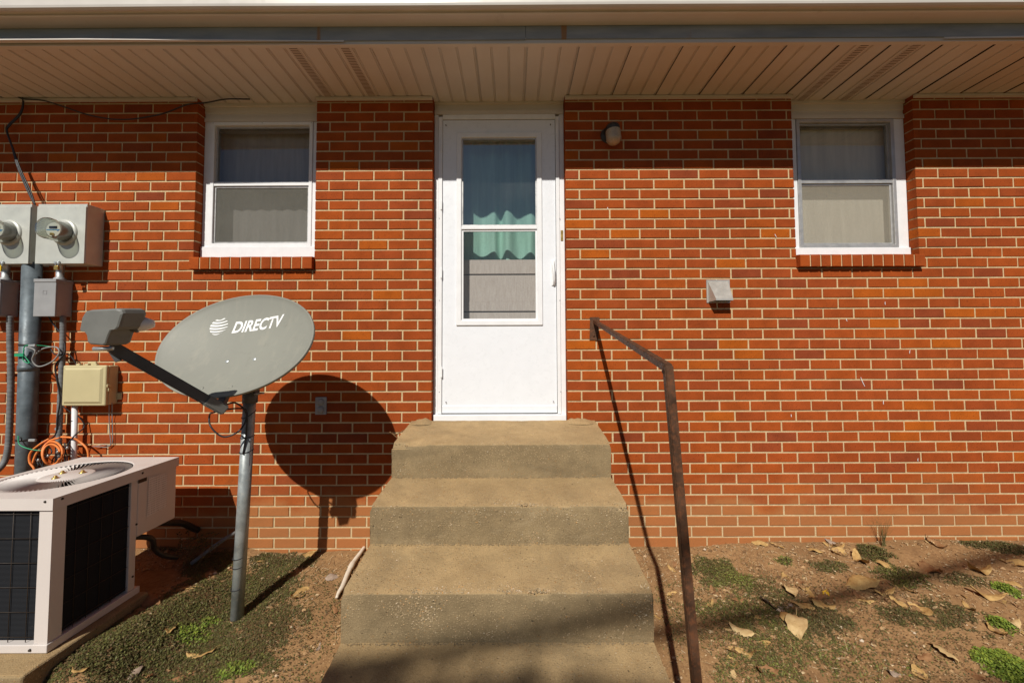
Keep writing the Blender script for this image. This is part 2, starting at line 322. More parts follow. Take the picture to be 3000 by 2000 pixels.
def box(name, x0, x1, y0, y1, z0, z1, mat, parent=None, bevel=0.0, seg=2):
    x0, x1 = sorted((x0, x1)); y0, y1 = sorted((y0, y1)); z0, z1 = sorted((z0, z1))
    me = bpy.data.meshes.new(name); me.from_pydata(boxv(x0, x1, y0, y1, z0, z1), [], BOXF)
    if bevel:
        bm = bmesh.new(); bm.from_mesh(me)
        bmesh.ops.bevel(bm, geom=bm.edges[:], offset=bevel, segments=seg, affect='EDGES', profile=0.5); bm.to_mesh(me); bm.free()
    return link(name, me, mat, parent, smooth=False)
class MB:
    def __init__(s): s.v = []; s.f = []; s.t = []
    def add(s, v, f, tone=None):
        n = len(s.v); s.v += [tuple(x) for x in v]; s.f += [tuple(i+n for i in q) for q in f]
        s.t += [tone or 0.0]*len(f)
    def box(s, x0, x1, y0, y1, z0, z1, tone=None): s.add(boxv(min(x0, x1), max(x0, x1), min(y0, y1), max(y0, y1), min(z0, z1), max(z0, z1)), BOXF, tone)
    def build(s, name, mat, parent=None, smooth=False, tone=False): return mesh(name, s.v, s.f, mat, parent, smooth, s.t if tone else None)
def frame_rect(name, x0, x1, z0, z1, w, y0, y1, mat, parent, wt=None, wb=None, bevel=0.0):
    """picture frame: outer rectangle, member width w"""
    wt = w if wt is None else wt; wb = w if wb is None else wb
    xs = [x0, x0+w, x1-w, x1]; zs = [z0, z0+wb, z1-wt, z1]
    v = []; f = []
    for y in (y0, y1):
        v += [(x0, y, z0), (x1, y, z0), (x1, y, z1), (x0, y, z1), (xs[1], y, zs[1]), (xs[2], y, zs[1]), (xs[2], y, zs[2]), (xs[1], y, zs[2])]
    for i in range(4):
        j = (i+1) % 4
        f += [(i, j, 4+j, 4+i), (8+i, 12+i, 12+j, 8+j), (i, 8+i, 8+j, j), (4+i, 4+j, 12+j, 12+i)]
    me = bpy.data.meshes.new(name); me.from_pydata(v, [], f)
    if bevel:
        bm = bmesh.new(); bm.from_mesh(me); bmesh.ops.bevel(bm, geom=[e for e in bm.edges if e.calc_length() > 0.03 and not e.is_boundary and e.calc_face_angle(0) > 0.5], offset=bevel, segments=1, affect='EDGES'); bm.to_mesh(me); bm.free()
    return link(name, me, mat, parent)
def catmull(p, n=8):
    p = [Vector(q) for q in p]
    if len(p) < 3: return p
    q = [2*p[0]-p[1]]+p+[2*p[-1]-p[-2]]; out = []
    for i in range(1, len(q)-2):
        for k in range(n):
            t = k/n; a, b, c, d = q[i-1], q[i], q[i+1], q[i+2]
            out.append(0.5*((2*b)+(c-a)*t+(2*a-5*b+4*c-d)*t*t+(3*b-a-3*c+d)*t*t*t))
    return out+[p[-1]]
def tubev(pts, r, seg=8, caps=True):
    pts = [Vector(p) for p in pts]; n = len(pts); rr = r if isinstance(r, (list, tuple)) else [r]*n
    v = []; f = []; ref = None
    for i, p in enumerate(pts):
        t = (pts[min(i+1, n-1)]-pts[max(i-1, 0)]).normalized()
        if ref is None: ref = Vector((0, 0, 1)) if abs(t.z) < 0.9 else Vector((1, 0, 0))
        u = (ref - t*ref.dot(t)); u = u.normalized() if u.length > 1e-6 else t.orthogonal().normalized()
        w = t.cross(u); ref = u
        for k in range(seg):
            a_ = 2*math.pi*k/seg; v.append(p+(u*math.cos(a_)+w*math.sin(a_))*rr[i])
    for i in range(n-1):
        for k in range(seg):
            k2 = (k+1) % seg; f.append((i*seg+k, i*seg+k2, (i+1)*seg+k2, (i+1)*seg+k))
    if caps: f += [tuple(range(seg))[::-1], tuple((n-1)*seg+k for k in range(seg))]
    return v, f
def tube(name, pts, r, mat, parent=None, seg=10, smooth=True, curve=True, n=8):
    pts = catmull(pts, n) if curve and len(pts) > 2 else pts
    v, f = tubev(pts, r, seg); return mesh(name, v, f, mat, parent, smooth)
def lathe(name, prof, org, axis, mat, parent=None, seg=28, smooth=True):
    """prof: (radius, distance along axis)"""
    axis = Vector(axis).normalized(); u = axis.orthogonal().normalized(); w = axis.cross(u); org = Vector(org)
    v = []; f = []
    for r, h in prof:
        for k in range(seg):
            a_ = 2*math.pi*k/seg; v.append(org+axis*h+(u*math.cos(a_)+w*math.sin(a_))*max(r, 1e-4))
    for i in range(len(prof)-1):
        for k in range(seg):
            k2 = (k+1) % seg; f.append((i*seg+k, i*seg+k2, (i+1)*seg+k2, (i+1)*seg+k))
    o = mesh(name, v, f, mat, parent, smooth)
    return o
def sqtube(name, a, b, w, mat, parent, up=Vector((0, 0, 1)), ext=0.0):
    a, b = Vector(a), Vector(b); t = (b-a).normalized(); a = a-t*ext; b = b+t*ext
    s = t.cross(up)
    s = s.normalized() if s.length > 1e-4 else Vector((1, 0, 0)); q = s.cross(t).normalized(); h = w/2
    v = [p+s*i+q*j for p in (a, b) for i, j in ((-h, -h), (h, -h), (h, h), (-h, h))]
    me = bpy.data.meshes.new(name); me.from_pydata([tuple(x) for x in v], [], BOXF)
    bm = bmesh.new(); bm.from_mesh(me); bmesh.ops.recalc_face_normals(bm, faces=bm.faces[:]); bmesh.ops.bevel(bm, geom=bm.edges[:], offset=w*0.1, segments=2, affect='EDGES'); bm.to_mesh(me); bm.free()
    return link(name, me, mat, parent)
def extrude_x(name, prof, x0, x1, mat, parent=None, nx=1, smooth=False, closed=True, wob=0.0):
    """prof: (Y, Z) loop, swept along X"""
    v = []; f = []; n = len(prof)
    for i in range(nx+1):
        x = x0+(x1-x0)*i/nx; dz = wob*mnoise.noise(Vector((x*0.9, 3.1, 0)))
        v += [(x, y, z+dz) for y, z in prof]
    for i in range(nx):
        for k in range(n if closed else n-1):
            k2 = (k+1) % n; f.append((i*n+k, (i+1)*n+k, (i+1)*n+k2, i*n+k2))
    if closed: f += [tuple(range(n)), tuple(nx*n+k for k in range(n))[::-1]]
    return mesh(name, v, f, mat, parent, smooth)

# ------------------------------------------------------------------ ground
def gz(x, y):
    d = max(0.0, -y)
    s = 0.125*min(d, 1.1) + 0.06*max(0.0, min(d, 2.4)-1.1)
    fade = 1/(1+(x/6)**2)
    u = min(1.0, max(0.0, (-1.50-x)/0.34)); w = min(1.0, max(0.0, (y+1.10)/0.16)); s -= ((0.118*min(d, 1.1))*0.92+0.042)*u*u*(3-2*u)*w
    z = 0.02*x*fade - s
    n = mnoise.noise(Vector((x*1.3, y*1.3, 0.3)))*0.022 + mnoise.noise(Vector((x*4.1, y*4.1, 1.7)))*0.010 + mnoise.noise(Vector((x*13, y*13, 4)))*0.004
    return z + n*(1 if abs(x) < 8 and d < 5 else 0.4) + 0.006
def G(x, y):                         # photograph pixel -> point on the ground
    d = FW + RT*((x-1500)/F_PX) - UP*((y-PY)/F_PX)
    t = 0.6
    while t < 8:
        p = CAM+d*t
        if p.z < gz(p.x, p.y): break
        t += 0.01
    return CAM+d*t
xs = [-80, -50, -30, -18, -12, -8] + list(np.arange(-5.5, 5.51, 0.035)) + [8, 12, 18, 30, 50, 80]
ys = [-80, -50, -30, -18, -11, -7, -5, -4] + list(np.arange(-3.2, 0.13, 0.03)) + [0.4, 2, 5, 9, 16, 30, 60]
v = [(x, y, gz(x, y)-(0.03 if y > 0.12 else 0)) for y in ys for x in xs]
nx = len(xs); f = [(j*nx+i, j*nx+i+1, (j+1)*nx+i+1, (j+1)*nx+i) for j in range(len(ys)-1) for i in range(nx-1)]
ground = mesh('ground', v, f, 'soil', smooth=True)
tag(ground, 'bare reddish brown soil sloping away from the house', 'soil', kind='structure')

# ------------------------------------------------------------------ the house
HC = 0.0681; BP = 0.2032; MJ = 0.0104
def ZJ(j): return (44.1-j)*HC
SOF_Z = W(1900, 284, 0).z            # underside of the soffit
house = thing('brick_house', (0, 0, 0), 'red brick house with white storm door and two windows under a wide eave', 'house')
LWX = (W(574, 500, 0).x, W(925, 500, 0).x); RWX = (W(2325, 500, 0).x, W(2682.7, 500, 0).x); DX = (W(1267, 600, 0).x, W(1657, 600, 0).x)
SILLZ = ZJ(17)
DOORB = W(1450, 1229, 0).z
OPEN = [(*LWX, SILLZ, 9), (*DX, DOORB-0.02, 9), (*RWX, SILLZ, 9)]
XA, XB = -5.2, 5.2
def intervals(z0, z1):
    cuts = sorted((a_, b_) for a_, b_, c_, d_ in OPEN if z1 > c_+0.01 and z0 < d_)
    out = []; x = XA
    for a_, b_ in cuts: out.append((x, a_)); x = b_
    out.append((x, XB)); return out
ORANGE = [(1910, 625), (1705, 655), (1836, 683), (1750, 742), (2145, 772), (2280, 682), (1700, 1008), (2155, 1008), (2190, 1037), (2680, 830), (2640, 860), (2760, 860), (2770, 917), (2600, 945), (2120, 1219), (2790, 1012), (2680, 1190), (2840, 1220), (2710, 1250), (1130, 720), (910, 880), (1100, 862), (1080, 985), (290, 1135), (1005, 480), (2545, 850)]
def brick_shape(x0, x1, z0, z1, y0=0.0, y1=0.092, ch=0.0024, j=0.0019):
    r = lambda: random.uniform(-j, j)
    fr = [(x0+ch+r(), y0+r()*0.4, z0+ch+r()), (x1-ch+r(), y0+r()*0.4, z0+ch+r()), (x1-ch+r(), y0+r()*0.4, z1-ch+r()), (x0+ch+r(), y0+r()*0.4, z1-ch+r())]
    sd = [(x0, y0+ch, z0), (x1, y0+ch, z0), (x1, y0+ch, z1), (x0, y0+ch, z1)]
    bk = [(x0, y1, z0), (x1, y1, z0), (x1, y1, z1), (x0, y1, z1)]
    fc = [(0, 1, 2, 3)]
    for i in range(4):
        k = (i+1) % 4; fc += [(4+i, 4+k, k, i), (8+i, 8+k, 4+k, 4+i)]
    return fr+sd+bk, fc
used = set()
mort = MB(); rest = MB(); cand = []
for jc in range(-2, 47):
    z1 = ZJ(jc)-MJ/2; z0 = ZJ(jc+1)+MJ/2
    if jc == -2: z1 = min(z1, SOF_Z+0.05)
    for xa, xb in intervals(z0, z1):
        mort.box(xa+(0.004 if xa > XA else 0), xb-(0.004 if xb < XB else 0), 0.0042, 0.10, ZJ(jc+1), ZJ(jc))
        off = (-3.382 if xb < 0.35 else 0.457) + (0.0 if jc % 2 else BP/2)
        k0 = math.floor((xa-off)/BP)-1; x = off+k0*BP
        cuts = [xa]
        while x < xb-0.02:
            if x > xa+0.02: cuts.append(x+random.uniform(-0.002, 0.002))
            x += BP
        cuts.append(xb)
        for i in range(len(cuts)-1):
            a_ = cuts[i]+(MJ/2 if i else 0); b_ = cuts[i+1]-(MJ/2 if i < len(cuts)-2 else 0)
            if b_-a_ < 0.015: continue
            cx, cz = (a_+b_)/2, (z0+z1)/2; px, py = pix((cx, 0, cz))
            t = min(0.78, max(0.05, random.gauss(0.5, 0.16)))
            if random.random() < 0.012: t = 0.9
            near = [1 for ox, oy in ORANGE if abs(px-ox) < 43*(b_-a_)/0.193 and abs(py-oy) < 13.5 and not (1 if (ox, oy) in used else used.add((ox, oy)))]
            if near: t = random.uniform(0.93, 1.0)
            cand.append((a_, b_, z0, z1, t, px, py))
def hidden(px, py):
    if px < -20 or px > 3020: return True
    if px < 360 and py > 560: return True
    if py > 1330 and px < 720: return True
    if 440 < px < 930 and py > 850 and py < 1230: return True
    if 680 < px < 770 and py > 1100: return True
    if py > 1200 and 1060 < px < 1900 and (abs(px-1470) < 300+(py-1230)*0.6): return True
    if py > 1585: return True
    return False
full = [c for c in cand if abs((c[1]-c[0])-(BP-MJ)) < 0.006 and not hidden(c[5], c[6])]
full.sort(key=lambda c: -(c[6] + 0.0002*(c[5]-1500)**2*0.2))
single = set(id(c) for c in full[:300])
wall = mort.build('wall', 'mortar', house)
# four slightly different brick bodies shared by the bricks that show largest
BM = []
for k in range(5):
    bv, bf = brick_shape(-(BP-MJ)/2, (BP-MJ)/2, -(HC-MJ)/2, (HC-MJ)/2)
    me = bpy.data.meshes.new('brick'); me.from_pydata(bv, [], bf); me.materials.append(M['brick']); BM.append(me)
for c in cand:
    if id(c) in single:
        o = bpy.data.objects.new('brick', random.choice(BM)); COL.objects.link(o); put(o, wall)
        o.location = ((c[0]+c[1])/2, random.uniform(-0.0015, 0.0012), (c[2]+c[3])/2)
        o.rotation_euler = (random.uniform(-0.008, 0.008), random.uniform(-0.004, 0.004), random.uniform(-0.006, 0.006))
        o['tone'] = float(c[4])
    else:
        dy = random.uniform(-0.0015, 0.0012)
        bv, bf = brick_shape(c[0], c[1], c[2], c[3], y0=dy); rest.add(bv, bf, c[4])
tag(rest.build('brick_courses', 'brick', wall, tone=True), kind='stuff')
# rowlock sills
for (xa, xb), n in ((LWX, 12), (RWX, 12)):
    step = (xb-xa)/n
    for i in range(n):
        a_, b_ = xa+i*step+(MJ/2 if i else 0), xa+(i+1)*step-(MJ/2 if i < n-1 else 0)
        zt = W(2500, 745, -0.03).z; zb = SILLZ+0.002
        pr = [(-0.034, zb+0.004), (-0.034, zt-0.006), (-0.030, zt), (0.095, zt+0.016), (0.095, zb)]
        nn = len(pr); v = [(x, y, z+random.uniform(-0.0012, 0.0012)) for x in (a_, b_) for y, z in pr]
        f = [tuple(range(nn))[::-1], tuple(nn+k for k in range(nn))]+[(k, (k+1) % nn, nn+(k+1) % nn, nn+k) for k in range(nn)]
        o = mesh('sill_brick', v, f, 'brick', wall); o['tone'] = random.uniform(0.4, 0.75)
    zt = W(2500, 745, -0.03).z
    mesh('sill_mortar', boxv(xa+0.003, xb-0.003, -0.0285, 0.09, SILLZ+0.006, zt-0.004), BOXF, 'mortar', wall)
# a white smear of old paint on the bricks beside the windows and door is left to the mortar noise

for (fx, fy, fl_, an) in ((2480, 937, 9, 1.2), (2665, 1030, 11, 1.7), (2527, 1118, 30, 1.15), (2588, 1178, 12, 1.6), (2272, 690, 10, 1.1), (2593, 888, 9, 1.5), (2689, 1346, 9, 1.6), (1780, 610, 6, 1.4), (2318, 1217, 8, 1.5)):
    fv = []
    for i in range(4):
        t = i/3-0.5; q = W(fx+t*fl_*math.cos(an)+3*t*t, fy+t*fl_*math.sin(an), -0.0035); w_ = 0.0022*(1-abs(t))
        fv += [(q.x-w_, -0.0035, q.z), (q.x+w_, -0.0035, q.z)]
    mesh('paint_fleck', fv, [(2*i, 2*i+1, 2*i+3, 2*i+2) for i in range(3)], 'white', wall)
# shell of the house out of sight
box('rear_wall', XA, XB, 6.0, 6.1, -0.3, SOF_Z+0.1, 'white', house)
box('end_wall', XA, XA+0.1, 0.101, 5.999, -0.3, SOF_Z+0.1, 'white', house)
box('end_wall', XB-0.1, XB, 0.101, 5.999, -0.3, SOF_Z+0.1, 'white', house)
box('interior_floor', XA+0.1, XB-0.1, 0.101, 5.999, 0.2, 0.3, 'dark', house)
box('interior_partition', XA+0.1, XB-0.1, 0.9, 1.0, 0.3, SOF_Z+0.1, 'innerdoor', house)
# soffit ---------------------------------------------------------------
def solve_y(py_, Z, x_=1500):
    lo, hi = -1.2, 0.0
    for _ in range(60):
        mid = (lo+hi)/2
        if W(x_, py_, mid).z > Z: hi = mid
        else: lo = mid
    return mid
EAVE = solve_y(127, SOF_Z)
soffit = thing('soffit', (0, EAVE, SOF_Z), None, None, parent=house)
PW = 0.2967; RIB = PW/3
VENT_X = [-1.246, -0.928, 2.066, 2.362]
x_anchor = -1.246-PW/2
kmin = int((-5.3-x_anchor)/PW)-1
# seam lattice: panels with three grooves each
def panel(x0, vent):
    v = []; f = []
    prof = []
    for r_ in range(3):
        xo = x0+r_*RIB
        prof += [(xo+0.003, 0.0), (xo+RIB-0.016, 0.0), (xo+RIB-0.0135, 0.0065), (xo+RIB-0.0105, 0.0065), (xo+RIB-0.0095, 0.003), (xo+RIB-0.0065, 0.003), (xo+RIB-0.0055, 0.0065), (xo+RIB-0.003, 0.0065), (xo+RIB-0.0005, 0.0)]
    prof[-1] = (x0+PW-0.0030, 0.0085)
    prof.append((x0+PW+0.0032, 0.0095))
    y0, y1 = EAVE+0.002, 0.095
    dz = random.uniform(-0.0008, 0.0008); n = len(prof)
    v = [(x, y, SOF_Z+z+dz+0.002) for y in (y0, y1) for x, z in prof]
    f = [(i, i+1, n+i+1, n+i) for i in range(n-1)]
    o = mesh('soffit_panel', v, f, 'soffit', soffit)
    if vent:
        xc0, xc1 = x0+RIB+0.022, x0+2*RIB-0.030
        mesh('vent_strip', [(xc0, y0+0.004, SOF_Z-0.0005), (xc1, y0+0.004, SOF_Z-0.0005), (xc1, 0.09, SOF_Z-0.0005), (xc0, 0.09, SOF_Z-0.0005)], [(0, 1, 2, 3)], 'slots', soffit)
for k in range(0, 40):
    x0 = x_anchor+(kmin+k)*PW
    if x0 > 5.3: break
    panel(x0, any(abs(x0+PW/2-vx) < 0.1 for vx in VENT_X))
mesh('backing_board', boxv(XA-0.1, XB+0.1, EAVE, 0.3, SOF_Z+0.03, SOF_Z+0.05), BOXF, 'dark', soffit)
# channel where the soffit meets the brick, broken at the openings
segs = [(XA, LWX[0]), (LWX[1], DX[0]), (DX[1], RWX[0]), (RWX[1], XB)]
for a_, b_ in segs:
    extrude_x('wall_channel', [(-0.022, SOF_Z-0.002), (-0.022, SOF_Z-0.018), (-0.003, SOF_Z-0.020), (-0.003, SOF_Z-0.001)], a_+0.002, b_-0.002, 'soffit', soffit)
extrude_x('eave_channel', [(EAVE-0.003, SOF_Z+0.028), (EAVE-0.003, SOF_Z-0.005), (EAVE+0.020, SOF_Z-0.007), (EAVE+0.020, SOF_Z-0.001), (EAVE+0.001, SOF_Z-0.001), (EAVE+0.001, SOF_Z+0.028)], XA-0.1, XB+0.1, 'soffit', soffit)
# fascia and gutter
fz = SOF_Z
def fascia(x0, x1, dz):
    v = []; f = []; n = 24
    for i in range(n+1):
        x = x0+(x1-x0)*i/n
        b = fz+dz+0.0125
        v += [(x, EAVE-0.004, b), (x, EAVE-0.010, b), (x, EAVE-0.010, fz+0.24), (x, EAVE-0.004, fz+0.24)]
    for i in range(n):
        for k in range(4): k2 = (k+1) % 4; f.append((4*i+k, 4*i+4+k, 4*i+4+k2, 4*i+k2))
    f += [(0, 1, 2, 3), (4*n+3, 4*n+2, 4*n+1, 4*n)]
    mesh('fascia', v, f, 'fascia', house)
xj = W(1540, 110, EAVE).x
def drip(x0, x1):      # turned-out lower edge that catches the sun where it has bent forward
    v = []; f = []; n = 12
    for i in range(n+1):
        x = x0+(x1-x0)*i/n; o_ = 0.0275*min(1.0, max(0.02, min(abs(x-x0), 9) if x0 > 0 else abs(x-x1))/1.3)
        v += [(x, EAVE-0.0105, fz+0.0145), (x, EAVE-0.0105-o_, fz+0.0115), (x, EAVE-0.0105-o_, fz+0.0035), (x, EAVE-0.0105, fz+0.0075)]
    for i in range(n):
        for k in range(4): k2 = (k+1) % 4; f.append((4*i+k, 4*i+4+k, 4*i+4+k2, 4*i+k2))
    mesh('drip_edge', v, f, 'gutter', house)
drip(XA-0.1, W(1010, 118, EAVE).x); drip(W(2760, 118, EAVE).x, XB+0.1)
fascia(XA-0.1, xj-0.001, 0.0); fascia(xj+0.001, XB+0.1, 0.004)
GB = W(1500, 76, EAVE-0.012).z
g1_ = EAVE-solve_y(40, GB); zb_ = W(1500, 33, EAVE-g1_).z-GB; g2_ = g1_+0.036; zo_ = W(1500, 18, EAVE-g2_).z-GB
gp = [(EAVE-0.0115, GB), (EAVE-g1_+0.006, GB), (EAVE-g1_, GB+0.003), (EAVE-g1_, GB+zb_), (EAVE-g1_-0.006, GB+zb_+0.003), (EAVE-g2_+0.006, GB+zo_-0.004), (EAVE-g2_-0.004, GB+zo_+0.003), (EAVE-g2_-0.007, GB+zo_+0.014), (EAVE-g2_-0.007, GB+0.10), (EAVE-g2_+0.006, GB+0.104), (EAVE-g2_+0.007, GB+0.100), (EAVE-g2_-0.003, GB+0.096), (EAVE-g2_-0.003, GB+zo_+0.014), (EAVE-g1_+0.004, GB+zb_+0.006), (EAVE-g1_+0.004, GB+0.006), (EAVE-0.0145, GB+0.003), (EAVE-0.0145, GB+0.11), (EAVE-0.0115, GB+0.11)]
print('EAVE', round(EAVE, 3), 'GB', round(GB-SOF_Z, 3), 'g', round(g1_, 3), round(zb_, 3), round(zo_, 3), 'shadow px', pix((0.8, 0, GB-SUN.y*0-(-EAVE+g1_)*0.975))[1])
extrude_x('gutter', gp, XA-0.1, XB+0.1, 'gutter', house, nx=40, wob=0.003)
mesh('roof', [(XA-0.2, EAVE-0.05, fz+0.245), (XB+0.2, EAVE-0.05, fz+0.245), (XB+0.2, 3.05, fz+1.4), (XA-0.2, 3.05, fz+1.4), (XB+0.2, 6.6, fz+0.2), (XA-0.2, 6.6, fz+0.2)], [(0, 1, 2, 3), (3, 2, 4, 5)], 'roof', house)

# ------------------------------------------------------------------ windows
def curtain(name, x0, x1, z0, z1, y, amp, waves, mat, parent, n=60, top=None):
    v = []; f = []
    for i in range(n+1):
        t = i/n; x = x0+(x1-x0)*t
        for jz in range(9):
            s = jz/8; ztop = z1 if top is None else top(t)
            yy = y+amp*math.sin(t*waves*2*math.pi+0.6*math.sin(s*3))+amp*0.5*mnoise.noise(Vector((x*14, s*1.2, z0)))
            v.append((x, yy, z0+(ztop-z0)*s))
    for i in range(n):
        for jz in range(8): f.append((i*9+jz, (i+1)*9+jz, (i+1)*9+jz+1, i*9+jz+1))
    return mesh(name, v, f, mat, parent, True)
def make_window(xr, px, right):
    """px: dict of photograph measurements of this window"""
    x0, x1 = xr; w = thing('window', (x0, 0.07, SILLZ), None, None, parent=house)
    Y = 0.070
    zt = SOF_Z+0.01; zh = W(px['cx'], px['head'], Y).z
    # head panel with two shallow laps
    extrude_x('head_panel', [(Y-0.012, zh), (Y-0.012, zh+0.028), (Y-0.004, zh+0.030), (Y-0.004, zt-0.075), (Y-0.009, zt-0.073), (Y-0.009, zt-0.030), (Y-0.022, zt-0.028), (Y-0.022, zt), (Y+0.02, zt), (Y+0.02, zh)], x0+0.002, x1-0.002, 'vinyl', w)
    zs = W(px['cx'], px['sill_top'], Y).z; zb = W(px['cx'], px['sill_bot'], 0.03).z-0.012
    # white timber sill and jambs
    box('sill', x0+0.003, x1-0.003, 0.052, 0.12, zb-0.006, zs, 'white', w, 0.003)
    fl, fr_ = W(px['fl'], px['my'], Y).x, W(px['fr'], px['my'], Y).x
    box('jamb', x0+0.001, fl, Y-0.004, 0.13, zs+0.0005, zh-0.0005, 'white', w, 0.002)
    box('jamb', fr_, x1-0.001, Y-0.004, 0.13, zs+0.0005, zh-0.0005, 'white', w, 0.002)
    # aluminium storm frame
    fm = 'alu' if right else 'white'
    frame_rect('storm_frame', fl+0.001, fr_-0.001, zs+0.001, zh-0.001, 0.024, Y-0.010, Y+0.03, fm, w, bevel=0.002)
    zm = W(px['cx'], px['mid'], Y).z
    box('meeting_rail', fl+0.024, fr_-0.024, Y-0.006, Y+0.022, zm-0.013, zm+0.013, fm if right else 'white', w, 0.003)
    gl, gr = fl+0.025, fr_-0.025
    frame_rect('upper_sash', gl, gr, zm+0.0135, zh-0.026, 0.010, Y+0.012, Y+0.026, 'alu', w)
    frame_rect('lower_sash', gl, gr, zs+0.026, zm-0.0135, 0.012, Y+0.004, Y+0.018, 'alu', w, bevel=0.002)
    mesh('pane', [(gl+0.009, Y+0.019, zm+0.02), (gr-0.009, Y+0.019, zm+0.02), (gr-0.009, Y+0.019, zh-0.035), (gl+0.009, Y+0.019, zh-0.035)], [(0, 1, 2, 3)], 'pane', w)
    mesh('pane', [(gl+0.011, Y+0.0135, zs+0.037), (gr-0.011, Y+0.0135, zs+0.037), (gr-0.011, Y+0.0135, zm-0.024), (gl+0.011, Y+0.0135, zm-0.024)], [(0, 1, 2, 3)], 'pane', w)
    mesh('insect_screen', [(gl+0.011, Y+0.0095, zs+0.037), (gr-0.011, Y+0.0095, zs+0.037), (gr-0.011, Y+0.0095, zm-0.024), (gl+0.011, Y+0.0095, zm-0.024)], [(0, 1, 2, 3)], 'paleshade' if right else 'screen', w)
    # the prime window inside
    frame_rect('inner_frame', x0-0.01, x1+0.01, zs-0.02, zh+0.1, 0.055, 0.131, 0.165, 'innerdoor', w, wt=0.13, wb=0.055)
    if right:
        mesh('shade', boxv(x0+0.045, x1-0.045, 0.150, 0.153, zs-0.02, zh+0.06), BOXF, 'shade', w)
    else:
        curtain('curtain', x0-0.02, x1+0.02, zs-0.1, zh+0.06, 0.195, 0.004, 9, 'curtain', w)
        mesh('sash_stop', boxv(x0+0.06, x1-0.06, 0.14, 0.16, zm-0.02, zm+0.015), BOXF, 'innerdoor', w)
    for sx in (fl+0.012, (fl+fr_)/2, fr_-0.012):
        lathe('screw', [(0, 0.0015), (0.003, 0.001), (0.0035, 0)], (sx, Y-0.0102, zh-0.010), (0, -1, 0), 'steel', w, 8)
    return w
make_window(LWX, dict(cx=760, head=359, sill_top=724, sill_bot=747, fl=617, fr=916, my=560, mid=540), False)
make_window(RWX, dict(cx=2480, head=350, sill_top=727, sill_bot=743, fl=2336, fr=2624, my=560, mid=533), True)

# ------------------------------------------------------------------ storm door
door = thing('storm_door', (0, 0.07, DOORB), None, None, parent=house)
YD = 0.062
dl, dr = W(1297, 700, YD).x, W(1628, 700, YD).x
dt, db = W(1460, 353.5, YD).z, W(1460, 1207, YD).z
zt = SOF_Z+0.01; zh = W(1460, 338, YD).z
extrude_x('head_panel', [(YD-0.014, zh), (YD-0.014, zh+0.03), (YD-0.004, zh+0.032), (YD-0.004, zt-0.022), (YD-0.016, zt-0.02), (YD-0.016, zt), (YD+0.03, zt), (YD+0.03, zh)], DX[0]+0.002, DX[1]-0.002, 'vinyl', door)
box('brick_mould', DX[0]+0.001, W(1284, 700, YD).x, YD-0.008, 0.13, DOORB, zh-0.0005, 'white', door, 0.003)
box('brick_mould', W(1640, 700, YD).x, DX[1]-0.001, YD-0.008, 0.13, DOORB, zh-0.0005, 'white', door, 0.003)
box('frame_rail', W(1284.5, 700, YD).x, dl-0.002, YD-0.016, 0.12, DOORB+0.03, dt+0.02, 'white', door, 0.002)
box('frame_rail', dr+0.003, W(1639.5, 700, YD).x, YD-0.016, 0.12, DOORB+0.03, dt+0.02, 'white', door, 0.002)
box('frame_rail', dl-0.0015, dr+0.0025, YD-0.012, 0.12, dt+0.004, zh-0.0005, 'white', door, 0.002)
tz = W(1460, 1212, YD).z; y0_g = YD-0.0015
box('threshold', DX[0]+0.004, DX[1]-0.004, YD-0.035, 0.16, DOORB-0.02, tz, 'white', door, 0.004)
box('gap_strip', dr+0.0003, dr+0.0028, y0_g, YD+0.03, db, dt, 'dark', door); box('gap_strip', dl-0.0019, dl-0.0003, y0_g, YD+0.03, db, dt, 'dark', door)  # dark strips that put the shade of the door gaps into colour
box('gap_strip', dl, dr, y0_g, YD+0.03, dt+0.0005, dt+0.0038, 'dark', door); box('gap_strip', dl, dr, y0_g, YD+0.03, tz+0.0005, db-0.0045, 'dark', door)
# door leaf: a skin with the glazed unit cut out
ol, or_ = W(1340, 700, YD).x, W(1586, 700, YD).x; ot, ob = W(1460, 393, YD).z, W(1460, 951, YD).z
leaf = MB()
y0, y1 = YD-0.004, YD+0.028
leaf.box(dl, ol, y0, y1, db, dt); leaf.box(or_, dr, y0, y1, db, dt); leaf.box(ol, or_, y0, y1, ot, dt); leaf.box(ol, or_, y0, y1, db, ob)
leaf.build('door_leaf', 'door', door)
box('kick_plate', dl+0.001, dr-0.001, y0-0.005, y0-0.0005, db-0.004, db+0.045, 'door', door, 0.002)
frame_rect('glazing_frame', ol-0.006, or_+0.006, ob-0.006, ot+0.006, 0.036, y0-0.010, y0+0.02, 'white', door, bevel=0.004)
zr = W(1460, 667.5, YD).z; gl, gr = ol+0.030, or_-0.030; gt, gb = ot-0.030, ob+0.030
box('glazing_rail', gl, gr, y0-0.008, y0+0.012, zr-0.013, zr+0.013, 'white', door, 0.003)
frame_rect('upper_sash', gl, gr, zr+0.0132, gt, 0.009, y0+0.004, y0+0.018, 'alu', door)
frame_rect('lower_sash', gl, gr, gb, zr-0.0132, 0.012, y0+0.001, y0+0.015, 'white', door)
def quad(name, x0, x1, z0, z1, y, mat, parent): return mesh(name, [(x0, y, z0), (x1, y, z0), (x1, y, z1), (x0, y, z1)], [(0, 1, 2, 3)], mat, parent)
quad('pane', gl+0.008, gr-0.008, zr+0.021, gt-0.008, y0+0.011, 'doorglass', door)
quad('pane', gl+0.011, gr-0.011, gb+0.011, zr-0.025, y0+0.008, 'lowglass', door)
